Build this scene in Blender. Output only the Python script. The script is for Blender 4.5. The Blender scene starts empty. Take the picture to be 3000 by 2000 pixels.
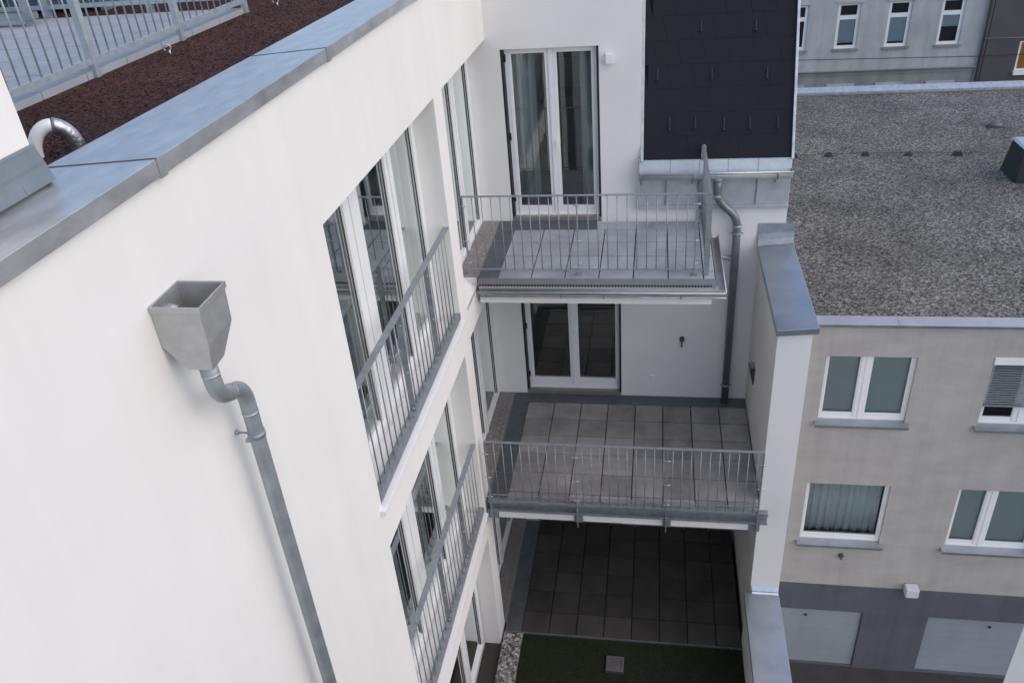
import bpy, math, random
import numpy as np
from mathutils import Vector, Matrix
random.seed(7); rng = np.random.default_rng(7)
R = math.radians
scn = bpy.context.scene
col = scn.collection

# ------------------------------------------------------------------ camera, sky, sun, exposure
CAM = Vector((1.43454942, -9.66666993, 7.34163036))
cd = bpy.data.cameras.new("camera"); cam = bpy.data.objects.new("camera", cd); col.objects.link(cam)
cam.location = CAM
cam.rotation_euler = (R(58.49331731), R(4.26789779), R(8.71502074))
cd.sensor_fit = 'HORIZONTAL'; cd.sensor_width = 36.0; cd.lens = 36.0 * 2420.7389 / 3000.0
cd.clip_start = 0.05; cd.clip_end = 2000
scn.camera = cam
SUN_AZ, SUN_EL = 104.0, 46.0          # azimuth clockwise from +Y
w = bpy.data.worlds.new("World"); scn.world = w; w.use_nodes = True
nt = w.node_tree; nt.nodes.clear()
sky = nt.nodes.new('ShaderNodeTexSky'); sky.sky_type = 'NISHITA'; sky.sun_disc = False
sky.sun_elevation = R(SUN_EL); sky.sun_rotation = R(SUN_AZ); sky.altitude = 200
sky.air_density = 1.0; sky.dust_density = 1.1; sky.ozone_density = 1.2
bg = nt.nodes.new('ShaderNodeBackground'); bg.inputs[1].default_value = 0.125
out = nt.nodes.new('ShaderNodeOutputWorld')
nt.links.new(sky.outputs[0], bg.inputs[0]); nt.links.new(bg.outputs[0], out.inputs[0])
sd = bpy.data.lights.new("sun", 'SUN'); sun = bpy.data.objects.new("sun", sd); col.objects.link(sun)
sd.energy = 0.62; sd.angle = R(105); sd.color = (1.0, 0.69, 0.40)
dvec = Vector((math.sin(R(SUN_AZ)) * math.cos(R(SUN_EL)), math.cos(R(SUN_AZ)) * math.cos(R(SUN_EL)), math.sin(R(SUN_EL))))
sun.rotation_euler = dvec.to_track_quat('Z', 'Y').to_euler()
scn.view_settings.view_transform = 'Standard'; scn.view_settings.look = 'None'
scn.view_settings.exposure = 1.1; scn.view_settings.gamma = 1.0
scn.render.engine = 'CYCLES'

# ------------------------------------------------------------------ materials
MATS = {}
def mat(name, base, rough=0.7, metal=0.0, var=0.0, vscale=3.0, bump=0.0, bscale=80.0, spec=0.5, detail=4.0, stretch=None, tint=None):
    m = bpy.data.materials.new(name); m.use_nodes = True; t = m.node_tree; N = t.nodes; L = t.links
    b = N['Principled BSDF']; b.inputs['Roughness'].default_value = rough; b.inputs['Metallic'].default_value = metal
    b.inputs['Specular IOR Level'].default_value = spec
    b.inputs['Base Color'].default_value = (*base, 1)
    tc = N.new('ShaderNodeTexCoord'); vec = tc.outputs['Object']
    if stretch:
        mp = N.new('ShaderNodeMapping'); mp.inputs['Scale'].default_value = stretch; L.new(vec, mp.inputs[0]); vec = mp.outputs[0]
    if var > 0:
        n = N.new('ShaderNodeTexNoise'); n.inputs['Scale'].default_value = vscale; n.inputs['Detail'].default_value = detail; n.inputs['Roughness'].default_value = 0.6
        L.new(vec, n.inputs['Vector'])
        r = N.new('ShaderNodeValToRGB'); r.color_ramp.elements[0].position = 0.3; r.color_ramp.elements[1].position = 0.7
        lo = [c * (1 - var) for c in base]; hi = [min(1, c * (1 + var)) for c in base]
        if tint: hi = [min(1, h * k) for h, k in zip(hi, tint)]
        r.color_ramp.elements[0].color = (*lo, 1); r.color_ramp.elements[1].color = (*hi, 1)
        L.new(n.outputs['Fac'], r.inputs[0]); L.new(r.outputs[0], b.inputs['Base Color'])
        mr = N.new('ShaderNodeMapRange'); mr.inputs[3].default_value = max(0.05, rough - 0.12); mr.inputs[4].default_value = min(1, rough + 0.12)
        L.new(n.outputs['Fac'], mr.inputs[0]); L.new(mr.outputs[0], b.inputs['Roughness'])
    if bump > 0:
        n2 = N.new('ShaderNodeTexNoise'); n2.inputs['Scale'].default_value = bscale; n2.inputs['Detail'].default_value = 3
        L.new(tc.outputs['Object'], n2.inputs['Vector'])
        bp = N.new('ShaderNodeBump'); bp.inputs['Strength'].default_value = bump; bp.inputs['Distance'].default_value = 0.01
        L.new(n2.outputs['Fac'], bp.inputs['Height']); L.new(bp.outputs[0], b.inputs['Normal'])
    MATS[name] = m; return m

def streak(m, amount, sx=3.5, sz=0.22):
    t = m.node_tree; N = t.nodes; L = t.links; b = N['Principled BSDF']
    tc = N.new('ShaderNodeTexCoord'); mp = N.new('ShaderNodeMapping'); mp.inputs['Scale'].default_value = (sx, sx, sz); L.new(tc.outputs['Object'], mp.inputs[0])
    n = N.new('ShaderNodeTexNoise'); n.inputs['Scale'].default_value = 1.0; n.inputs['Detail'].default_value = 6; n.inputs['Roughness'].default_value = 0.65; L.new(mp.outputs[0], n.inputs['Vector'])
    mr = N.new('ShaderNodeMapRange'); mr.inputs[1].default_value = 0.42; mr.inputs[2].default_value = 0.72; mr.inputs[3].default_value = 1.0; mr.inputs[4].default_value = 1 - amount; L.new(n.outputs['Fac'], mr.inputs[0])
    src = b.inputs['Base Color'].links[0].from_socket
    mm = N.new('ShaderNodeVectorMath'); mm.operation = 'SCALE'; L.new(src, mm.inputs[0]); L.new(mr.outputs[0], mm.inputs['Scale']); L.new(mm.outputs[0], b.inputs['Base Color'])

def gravel(name, c0, c1, c2, scale, bump=1.0, dist=0.02, patch=0.25, rough=0.9):
    m = bpy.data.materials.new(name); m.use_nodes = True; t = m.node_tree; N = t.nodes; L = t.links
    b = N['Principled BSDF']; b.inputs['Roughness'].default_value = rough; b.inputs['Specular IOR Level'].default_value = 0.3
    tc = N.new('ShaderNodeTexCoord')
    nz = N.new('ShaderNodeTexNoise'); nz.inputs['Scale'].default_value = scale * 0.7; nz.inputs['Detail'].default_value = 2
    L.new(tc.outputs['Object'], nz.inputs['Vector'])
    mx = N.new('ShaderNodeVectorMath'); mx.operation = 'MULTIPLY_ADD'; mx.inputs[1].default_value = (0.5 / scale,) * 3
    L.new(nz.outputs['Color'], mx.inputs[0]); L.new(tc.outputs['Object'], mx.inputs[2])
    v = N.new('ShaderNodeTexVoronoi'); v.inputs['Scale'].default_value = scale; L.new(mx.outputs[0], v.inputs['Vector'])
    sp = N.new('ShaderNodeSeparateColor'); L.new(v.outputs['Color'], sp.inputs[0])
    r = N.new('ShaderNodeValToRGB'); e = r.color_ramp.elements
    e[0].position = 0.0; e[0].color = (*c0, 1); e[1].position = 1.0; e[1].color = (*c2, 1)
    k = e.new(0.55); k.color = (*c1, 1)
    L.new(sp.outputs[0], r.inputs[0])
    # soil and dust patches
    n2 = N.new('ShaderNodeTexNoise'); n2.inputs['Scale'].default_value = 0.9; n2.inputs['Detail'].default_value = 5; L.new(tc.outputs['Object'], n2.inputs['Vector'])
    mr = N.new('ShaderNodeMapRange'); mr.inputs[1].default_value = 0.3; mr.inputs[2].default_value = 0.7; mr.inputs[3].default_value = 1 - patch; mr.inputs[4].default_value = 1 + patch
    L.new(n2.outputs['Fac'], mr.inputs[0])
    mm = N.new('ShaderNodeVectorMath'); mm.operation = 'SCALE'; L.new(r.outputs[0], mm.inputs[0]); L.new(mr.outputs[0], mm.inputs['Scale'])
    L.new(mm.outputs[0], b.inputs['Base Color'])
    bp = N.new('ShaderNodeBump'); bp.invert = True; bp.inputs['Strength'].default_value = bump; bp.inputs['Distance'].default_value = dist
    L.new(v.outputs['Distance'], bp.inputs['Height']); L.new(bp.outputs[0], b.inputs['Normal'])
    MATS[name] = m; return m

def glassmat(name, tint=(0.88, 0.92, 0.915), ior=1.5, mult=3.6):
    m = bpy.data.materials.new(name); m.use_nodes = True; t = m.node_tree; N = t.nodes; L = t.links
    N.remove(N['Principled BSDF']); o = N['Material Output']
    tr = N.new('ShaderNodeBsdfTransparent'); tr.inputs[0].default_value = (*tint, 1)
    gl = N.new('ShaderNodeBsdfGlossy'); gl.inputs['Roughness'].default_value = 0.015; gl.inputs[0].default_value = (0.95, 1.0, 0.98, 1)
    fr = N.new('ShaderNodeFresnel'); fr.inputs[0].default_value = ior
    mu = N.new('ShaderNodeMath'); mu.operation = 'MULTIPLY'; mu.inputs[1].default_value = mult; mu.use_clamp = True; L.new(fr.outputs[0], mu.inputs[0])
    tc = N.new('ShaderNodeTexCoord'); n = N.new('ShaderNodeTexNoise'); n.inputs['Scale'].default_value = 1.3; L.new(tc.outputs['Object'], n.inputs['Vector'])
    bp = N.new('ShaderNodeBump'); bp.inputs['Strength'].default_value = 0.04; bp.inputs['Distance'].default_value = 0.02; L.new(n.outputs['Fac'], bp.inputs['Height']); L.new(bp.outputs[0], gl.inputs['Normal'])
    mi = N.new('ShaderNodeMixShader'); L.new(mu.outputs[0], mi.inputs[0]); L.new(tr.outputs[0], mi.inputs[1]); L.new(gl.outputs[0], mi.inputs[2]); L.new(mi.outputs[0], o.inputs[0])
    MATS[name] = m; return m

def tilemat(name, base, ox, oy, pitch=0.4, var=0.10):
    m = mat(name, base, 0.75, var=0.24, vscale=2.2, bump=0.15, bscale=120, detail=10)
    t = m.node_tree; N = t.nodes; L = t.links; b = N['Principled BSDF']
    tc = N.new('ShaderNodeTexCoord'); a = N.new('ShaderNodeVectorMath'); a.operation = 'SUBTRACT'; a.inputs[1].default_value = (ox, oy, -50)
    L.new(tc.outputs['Object'], a.inputs[0])
    s = N.new('ShaderNodeVectorMath'); s.operation = 'SCALE'; s.inputs['Scale'].default_value = 1 / pitch; L.new(a.outputs[0], s.inputs[0])
    f = N.new('ShaderNodeVectorMath'); f.operation = 'FLOOR'; L.new(s.outputs[0], f.inputs[0])
    cx = N.new('ShaderNodeSeparateXYZ'); L.new(f.outputs[0], cx.inputs[0]); cb = N.new('ShaderNodeCombineXYZ'); L.new(cx.outputs[0], cb.inputs[0]); L.new(cx.outputs[1], cb.inputs[1])
    wn = N.new('ShaderNodeTexWhiteNoise'); L.new(cb.outputs[0], wn.inputs['Vector'])
    mr = N.new('ShaderNodeMapRange'); mr.inputs[3].default_value = 1 - var; mr.inputs[4].default_value = 1 + var; L.new(wn.outputs['Value'], mr.inputs[0])
    src = b.inputs['Base Color'].links[0].from_socket
    mm = N.new('ShaderNodeVectorMath'); mm.operation = 'SCALE'; L.new(src, mm.inputs[0]); L.new(mr.outputs[0], mm.inputs['Scale']); L.new(mm.outputs[0], b.inputs['Base Color'])
    return m

PLASTER = mat('white_plaster', (0.79, 0.768, 0.725), 0.9, var=0.025, vscale=1.2, bump=0.10, bscale=220, spec=0.25)
PLASTER2 = mat('white_plaster_back', (0.765, 0.745, 0.715), 0.9, var=0.035, vscale=1.0, bump=0.10, bscale=220, spec=0.25)
PVC = mat('white_window_frame', (0.78, 0.78, 0.77), 0.4, var=0.02, vscale=6)
ZINC = mat('zinc_sheet', (0.49, 0.505, 0.51), 0.43, 0.68, var=0.20, vscale=9.0, bump=0.05, bscale=14, detail=8, stretch=(1.0, 0.45, 1.0))
ZINCD = mat('weathered_zinc', (0.33, 0.36, 0.375), 0.5, 0.5, var=0.18, vscale=7.0, bump=0.05, bscale=20, detail=8)
ZINCL = mat('bright_zinc', (0.62, 0.64, 0.65), 0.3, 0.85, var=0.14, vscale=5.0, bump=0.12, bscale=7, detail=6)
GALV = mat('galvanised_steel', (0.31, 0.335, 0.355), 0.5, 0.5, var=0.18, vscale=25.0, detail=6)
GALVD = mat('galvanised_beam', (0.29, 0.315, 0.335), 0.5, 0.6, var=0.22, vscale=12.0, detail=8)
BOLT = mat('bright_bolt', (0.55, 0.56, 0.57), 0.4, 0.9)
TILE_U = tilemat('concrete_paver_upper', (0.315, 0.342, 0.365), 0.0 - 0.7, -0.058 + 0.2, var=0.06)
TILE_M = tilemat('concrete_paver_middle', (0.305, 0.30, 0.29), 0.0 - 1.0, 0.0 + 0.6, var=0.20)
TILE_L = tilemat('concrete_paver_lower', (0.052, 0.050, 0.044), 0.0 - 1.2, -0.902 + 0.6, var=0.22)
JOINT = mat('dark_joint', (0.04, 0.038, 0.033), 0.95)
GRATE = mat('drain_grating', (0.17, 0.19, 0.205), 0.5, 0.5, var=0.15, vscale=10)
TREAD = mat('tread_plate', (0.27, 0.255, 0.24), 0.5, 0.45, var=0.08, vscale=6)
SHINGLE = mat('dark_shingle', (0.013, 0.015, 0.020), 0.85, var=0.12, vscale=4, bump=0.3, bscale=300, spec=0.3)
BEIGE = mat('beige_render', (0.405, 0.382, 0.355), 0.95, var=0.11, vscale=1.3, bump=0.6, bscale=35, detail=12, stretch=(0.8, 1, 2.2))
PLINTH = mat('grey_plinth_render', (0.095, 0.10, 0.115), 0.9, var=0.14, vscale=1.0, bump=0.2, bscale=90)
GARAGE = mat('garage_panel', (0.28, 0.30, 0.32), 0.5, var=0.05, vscale=1.0)
ASPHALT = mat('asphalt', (0.040, 0.041, 0.042), 0.95, var=0.25, vscale=2.0, bump=0.3, bscale=80)
FARGREY = mat('grey_render', (0.43, 0.44, 0.43), 0.95, var=0.16, vscale=0.7, bump=0.2, bscale=20, detail=8)
FARDARK = mat('soiled_grey_render', (0.27, 0.265, 0.25), 0.95, var=0.22, vscale=0.8, bump=0.2, bscale=20, detail=8)
FARBROWN = mat('dark_brown_render', (0.085, 0.08, 0.078), 0.95, var=0.15, vscale=0.5, bump=0.2, bscale=20)
ORANGE = mat('orange_curtain', (0.80, 0.34, 0.07), 0.8, var=0.35, vscale=3.0, stretch=(4, 1, 0.6))
BLACK = mat('black_plastic', (0.012, 0.013, 0.015), 0.5)
DARKMET = mat('dark_metal', (0.09, 0.10, 0.11), 0.45, 0.4, var=0.1, vscale=8)
WHITEPL = mat('white_plastic', (0.8, 0.8, 0.79), 0.35)
STONE_SILL = mat('stone_sill', (0.17, 0.16, 0.15), 0.7, var=0.18, vscale=9, bump=0.1, bscale=60)
GRASSM = mat('grass_blades', (0.024, 0.038, 0.010), 0.8, var=0.35, vscale=8, spec=0.2)
SOIL = mat('grass_ground', (0.012, 0.016, 0.006), 0.95, var=0.3, vscale=6)
ROOMW = mat('interior_wall', (0.66, 0.65, 0.61), 0.9, var=0.03, vscale=1)
PARQ = mat('interior_parquet', (0.10, 0.065, 0.045), 0.4, var=0.25, vscale=3, stretch=(1, 8, 1))
KITCH = mat('interior_cabinet', (0.09, 0.10, 0.12), 0.4)
CURT = mat('interior_curtain', (0.62, 0.65, 0.64), 0.9, var=0.15, vscale=6, stretch=(8, 8, 0.2))
BLINDG = mat('grey_roller_blind', (0.50, 0.53, 0.51), 0.8, var=0.04, vscale=2)
BLINDB = mat('blue_roller_blind', (0.52, 0.57, 0.62), 0.8, var=0.06, vscale=2)
DARKROOM = mat('dark_room', (0.03, 0.028, 0.028), 0.9)
FOIL = mat('crumpled_foil', (0.50, 0.51, 0.52), 0.35, 0.9, var=0.2, vscale=30, bump=0.5, bscale=50)
BLUEB = mat('blue_grey_cover', (0.10, 0.15, 0.21), 0.5, var=0.2, vscale=4)
PAVER = mat('pale_roof_paver', (0.36, 0.38, 0.39), 0.8, var=0.10, vscale=4, bump=0.1, bscale=90)
GLASS = glassmat('window_glass')
GLASSD = glassmat('window_glass_far', (0.88, 0.92, 0.92), 1.5, 2.2)
GRAVROOF = gravel('roof_gravel_grey', (0.045, 0.042, 0.037), (0.20, 0.190, 0.170), (0.50, 0.48, 0.43), 36.0, 1.0, 0.06)
GRAVSTRIP = gravel('strip_gravel_pale', (0.10, 0.095, 0.09), (0.36, 0.35, 0.34), (0.75, 0.73, 0.72), 26.0, 1.0, 0.03)
GRAVRED = gravel('red_lava_chippings', (0.022, 0.008, 0.005), (0.078, 0.026, 0.017), (0.16, 0.068, 0.045), 60.0, 1.0, 0.03, patch=0.25)

TRIM = mat('dull_trim_sheet', (0.19, 0.19, 0.19), 0.45, 0.5, var=0.12, vscale=8)
HOPPER = mat('hopper_sheet', (0.45, 0.455, 0.445), 0.36, 0.55, var=0.10, vscale=14, detail=8)
ZINCB = mat('blue_zinc_coping', (0.355, 0.385, 0.415), 0.38, 0.75, var=0.10, vscale=3.0, bump=0.05, bscale=5)
streak(BEIGE, 0.12); streak(FARGREY, 0.25, 2.0, 0.25); streak(FARDARK, 0.25, 2.0, 0.3); streak(PLINTH, 0.2); streak(PLASTER, 0.035, 4.0, 0.15); streak(GARAGE, 0.10, 2.0, 0.5)
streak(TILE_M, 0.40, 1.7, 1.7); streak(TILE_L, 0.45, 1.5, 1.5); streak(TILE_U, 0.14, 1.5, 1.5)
GASK = mat('grey_gasket', (0.07, 0.065, 0.06), 0.7)
GALVL = mat('pale_galvanised_steel', (0.42, 0.47, 0.50), 0.45, 0.45, var=0.15, vscale=20.0, detail=6)
BITUM = mat('bitumen_felt', (0.020, 0.023, 0.024), 0.9, var=0.2, vscale=5)
SKIRT = mat('grey_skirting_sheet', (0.19, 0.215, 0.24), 0.5, 0.4, var=0.10, vscale=7)
SHEER = mat('pale_curtain', (0.72, 0.75, 0.76), 0.9, var=0.06, vscale=5)
PIPED = mat('dark_zinc_pipe', (0.20, 0.22, 0.235), 0.42, 0.6, var=0.15, vscale=6)
LAMPW = mat('aged_white_lamp', (0.58, 0.60, 0.62), 0.4)
HOOK = mat('dark_hook', (0.035, 0.04, 0.045), 0.5, 0.4)
APRON = mat('pale_zinc_apron', (0.52, 0.54, 0.55), 0.42, 0.45, var=0.14, vscale=6, bump=0.15, bscale=6, detail=8)
# shingle courses: brick pattern darkens overlaps through real relief in the mesh, plus a faint joint in the material

# ------------------------------------------------------------------ mesh helpers
TH = 0.0139                                    # left wing stands 0.8 degrees off square
OFF = {}
class MB:
    def __init__(self): self.v = []; self.f = []; self.sm = []
    def quad(self, a, b, c, d): self.poly([a, b, c, d])
    def poly(self, pts, sm=False):
        i = len(self.v); self.v += [tuple(p) for p in pts]; self.f.append(tuple(range(i, i + len(pts)))); self.sm.append(sm)
    def box(self, x0, x1, y0, y1, z0, z1):
        i = len(self.v)
        self.v += [(x, y, z) for x in (x0, x1) for y in (y0, y1) for z in (z0, z1)]
        for q in ((0, 1, 3, 2), (4, 6, 7, 5), (0, 4, 5, 1), (2, 3, 7, 6), (0, 2, 6, 4), (1, 5, 7, 3)):
            self.f.append(tuple(i + k for k in q)); self.sm.append(False)
        return self
    def prism(self, p, q):
        """solid between two matching outlines"""
        n = len(p); i = len(self.v); self.v += [tuple(a) for a in p] + [tuple(a) for a in q]
        self.f.append(tuple(i + k for k in range(n - 1, -1, -1))); self.sm.append(False)
        self.f.append(tuple(i + n + k for k in range(n))); self.sm.append(False)
        for k in range(n):
            l = (k + 1) % n; self.f.append((i + k, i + l, i + n + l, i + n + k)); self.sm.append(False)
        return self
    def tube(self, path, r, n=12, cap=True, arc=(0, 2 * math.pi), rr=None, ref=None):
        path = [Vector(p) for p in path]; full = abs(arc[1] - arc[0] - 2 * math.pi) < 1e-6
        m = n if full else n + 1; i = len(self.v); up = Vector(ref) if ref else None
        for k, p in enumerate(path):
            t = (path[min(k + 1, len(path) - 1)] - path[max(k - 1, 0)]).normalized()
            if up is None:
                up = Vector((0, 0, 1)) if abs(t.z) < 0.9 else Vector((1, 0, 0))
            a = (up - t * up.dot(t)).normalized(); bb = t.cross(a); up = a
            rad = rr[k] if rr else r
            for j in range(m):
                th = arc[0] + (arc[1] - arc[0]) * j / n
                self.v.append(tuple(p + a * (rad * math.cos(th)) + bb * (rad * math.sin(th))))
        for k in range(len(path) - 1):
            for j in range(n):
                l = (j + 1) % m
                self.f.append((i + k * m + j, i + k * m + l, i + (k + 1) * m + l, i + (k + 1) * m + j)); self.sm.append(True)
        if cap and full:
            self.f.append(tuple(i + j for j in range(m - 1, -1, -1))); self.sm.append(False)
            e = i + (len(path) - 1) * m; self.f.append(tuple(e + j for j in range(m))); self.sm.append(False)
        return self
    def ball(self, c, r, n=8, sz=(1, 1, 1)):
        i = len(self.v); c = Vector(c)
        for a in range(n + 1):
            for b in range(2 * n):
                th = math.pi * a / n; ph = math.pi * b / n
                self.v.append((c.x + r * sz[0] * math.sin(th) * math.cos(ph), c.y + r * sz[1] * math.sin(th) * math.sin(ph), c.z + r * sz[2] * math.cos(th)))
        for a in range(n):
            for b in range(2 * n):
                l = (b + 1) % (2 * n)
                self.f.append((i + a * 2 * n + b, i + (a + 1) * 2 * n + b, i + (a + 1) * 2 * n + l, i + a * 2 * n + l)); self.sm.append(True)
        return self
    def build(self, name, m, parent=None, sh=False, bevel=0.0, solid=0.0):
        off = OFF.get(parent.name, Vector((0, 0, 0))) if parent else Vector((0, 0, 0))
        vs = [((x + TH * y if sh else x) - off.x, y - off.y, z - off.z) for x, y, z in self.v]
        me = bpy.data.meshes.new(name); me.from_pydata(vs, [], self.f)
        me.polygons.foreach_set('use_smooth', self.sm); me.materials.append(m); me.update()
        o = bpy.data.objects.new(name, me); col.objects.link(o)
        if parent: o.parent = parent
        OFF[o.name] = off
        if bevel:
            bv = o.modifiers.new('bevel', 'BEVEL'); bv.width = bevel; bv.segments = 2; bv.limit_method = 'ANGLE'; bv.angle_limit = R(40)
        if solid:
            sl = o.modifiers.new('solid', 'SOLIDIFY'); sl.thickness = solid; sl.offset = 0
        return o

def tag(o, label=None, cat=None, group=None, kind=None):
    if label: o['label'] = label
    if cat: o['category'] = cat
    if group: o['group'] = group
    if kind: o['kind'] = kind
    return o
def thing(name, loc, label, cat, group=None):
    o = bpy.data.objects.new(name, None); col.objects.link(o); o.location = loc; o.empty_display_size = 0.2
    OFF[o.name] = Vector(loc); return tag(o, label, cat, group)
def copy_part(o, parent, dx=0, dy=0, dz=0):
    c = o.copy(); col.objects.link(c); c.parent = parent; c.location = o.location + Vector((dx, dy, dz)); OFF[c.name] = OFF[o.name]
    return c
def recalc(o):
    import bmesh
    bm = bmesh.new(); bm.from_mesh(o.data); bmesh.ops.recalc_face_normals(bm, faces=bm.faces); bm.to_mesh(o.data); bm.free()

def wall_cells(mb, axis, a0, a1, z0, z1, t0, t1, holes):
    """wall slab with rectangular holes; axis 'y': runs along y, thickness in x; axis 'x': the other way"""
    A = sorted(set([a0, a1] + [v for h in holes for v in h[:2] if a0 < v < a1]))
    Z = sorted(set([z0, z1] + [v for h in holes for v in h[2:] if z0 < v < z1]))
    for i in range(len(A) - 1):
        run = None
        for j in range(len(Z) - 1):
            ca, cz = (A[i] + A[i + 1]) / 2, (Z[j] + Z[j + 1]) / 2
            solid = not any(h[0] < ca < h[1] and h[2] < cz < h[3] for h in holes)
            if solid and run is None: run = Z[j]
            if run is not None and (not solid or j == len(Z) - 2):
                top = Z[j + 1] if solid else Z[j]
                if axis == 'y': mb.box(t0, t1, A[i], A[i + 1], run, top)
                else: mb.box(A[i], A[i + 1], t0, t1, run, top)
                run = None

ZU, ZL = 2.861, -2.652
UW = -0.656                                    # face of the left wing (u coordinate)
YW = 0.645                                     # face of the rear wall
UG = -0.895                                    # front of the left wing glazing
K = 1.5
def NX(x): return CAM.x + K * (x - CAM.x)
YN = CAM.y + K * (-1.4 - CAM.y)                # neighbour's facade
GROUND = -8.52

# ------------------------------------------------------------------ ground, podium, street
g = MB(); g.quad((-300, -300, GROUND), (300, -300, GROUND), (300, 300, GROUND), (-300, 300, GROUND))
tag(g.build('ground', ASPHALT), kind='structure')

# ------------------------------------------------------------------ the white building
house = thing('white_building', (-0.656, 0.645, -2.652), 'white rendered apartment house with balconies, tall windows, metal copings and a dark shingled roof slope', 'building')
holesW1 = [(-4.885, -1.905, 2.745, 5.245), (-1.57, 2.0, 2.745, 5.245),
           (-4.885, -1.905, -0.135, 2.31), (-1.575, 2.0, -0.12, 2.345),
           (-4.885, -1.88, -2.80, -0.57), (-1.545, 2.0, -2.80, -0.57)]
mb = MB(); wall_cells(mb, 'y', -9.3, YW, -9.0, 6.18, UW - 0.36, UW, holesW1)
mb.build('wing_wall', PLASTER, house, sh=True)
# rear wall with two balcony doors, right shoulder and the dormer front that carries the upper door
mb = MB()
DU = (-0.47, 0.737, 2.875, 5.115); DM = (-0.452, 0.985, 0.03, 2.15); DLo = (-0.45, 0.98, -2.62, -0.5)
wall_cells(mb, 'x', -0.91, 1.245, -9.0, 9.0, YW, YW + 0.35, [DU, DM, DLo])
mb.box(1.245, 3.115, YW, YW + 0.35, -9.0, 3.70)
mb.box(1.0, 1.2445, YW + 0.35, 7.0, 3.0, 9.0)                      # cheek of the dormer
mb.box(2.80, 3.1145, YW + 0.35, 2.7, -9.0, 3.60)                       # flank towards the neighbour
mb.build('rear_wall', PLASTER2, house)

# interiors
mb = MB()
for z0, z1 in ((2.70, 5.35), (-0.16, 2.42), (-2.83, -0.42)):
    mb.box(-5.2, -5.1, -5.4, 5.0, z0, z1); mb.box(-5.2, UW - 0.37, -5.5, -5.4, z0, z1)
    mb.box(-5.2, 1.18, 5.0, 5.1, z0, z1); mb.box(0.99, 1.18, YW + 0.36, 5.0, z0, z1)
    mb.box(-2.9, -2.8, -2.4, 1.2, z0, z1)
mb.build('interior_wall', ROOMW, house)
mb = MB()
for z1 in (5.36, 2.43, -0.41):
    mb.box(-5.2, UW - 0.37, -5.5, 5.1, z1, z1 + 0.06); mb.box(UW - 0.369, 1.18, YW + 0.36, 5.1, z1, z1 + 0.06)
mb.build('interior_ceiling', ROOMW, house)
mb = MB()
for z0 in (2.80, -0.08, -2.75):
    mb.box(-5.2, UW - 0.37, -5.5, 5.1, z0 - 0.06, z0); mb.box(UW - 0.369, 1.18, YW + 0.36, 5.1, z0 - 0.06, z0)
mb.build('interior_floor', PARQ, house)
for z0 in (2.80, -0.08, -2.75):
    for q in ((-0.4, 0.95, 3.6, 4.2, z0, z0 + 0.9), (-0.4, 0.95, 3.9, 4.3, z0 + 1.45, z0 + 2.05), (-2.79, -2.3, -2.2, -0.6, z0, z0 + 0.85)):
        mb = MB(); mb.box(*q); mb.build('interior_cabinet', KITCH, house)

# french windows of the wing: frame mesh plus panes and handles
def french_window(y0, y1, z0, z1, mull, kick=0.15, curtain=None):
    f = MB(); d0, d1 = UG - 0.075, UG
    f.box(d0, d1, y0, y0 + 0.085, z0, z1); f.box(d0, d1, y1 - 0.095, y1, z0, z1)
    f.box(d0, d1 - 0.002, y0 + 0.085, y1 - 0.095, z1 - 0.09, z1); f.box(d0, d1 - 0.002, y0 + 0.085, y1 - 0.095, z0, z0 + kick)
    for a, b in mull:
        f.box(d0, d1 - 0.001, a, b, z0 + kick, z1 - 0.09)
        f.box(d1 - 0.001, d1 + 0.012, a + (b - a) * 0.36, b - (b - a) * 0.36, z0 + 0.02, z1 - 0.02)
    edges = [y0 + 0.085] + [v for m in mull for v in m] + [y1 - 0.095]
    for i in range(0, len(edges), 2):          # glazing beads step
        a, b = edges[i], edges[i + 1]
        f.box(d0, d1 - 0.02, a, a + 0.010, z0 + kick, z1 - 0.09); f.box(d0, d1 - 0.02, b - 0.010, b, z0 + kick, z1 - 0.09)
        f.box(d0, d1 - 0.021, a + 0.010, b - 0.010, z0 + kick, z0 + kick + 0.02)
    win = f.build('window', PVC, house, sh=True, bevel=0.004)
    for i in range(0, len(edges), 2):
        a, b = edges[i], edges[i + 1]
        for ya, yb in ((a + 0.010, a + 0.013), (b - 0.013, b - 0.010)):
            gk = MB(); gk.box(d1 - 0.034, d1 - 0.019, ya, yb, z0 + kick + 0.02, z1 - 0.09); gk.build('gasket', GASK, win, sh=True)
    for i in range(0, len(edges), 2):
        a, b = edges[i] + 0.02, edges[i + 1] - 0.02
        p = MB(); u = d1 - 0.04; p.quad((u, a, z0 + kick), (u, b, z0 + kick), (u, b, z1 - 0.09), (u, a, z1 - 0.09))
        p.build('pane', GLASS, win, sh=True)
    return win
mA = [(-3.955, -3.62), (-2.885, -2.69)]; mB = [(-0.34, -0.165)]
for z0, z1 in ((2.762, 5.30), (-0.115, 2.37), (-2.78, -0.51)):
    french_window(-4.93, -1.90, z0, z1, mA)
    french_window(-1.62, YW - 0.002, z0, z1, mB if z0 > 2 else [(-0.455, -0.26)])
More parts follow.
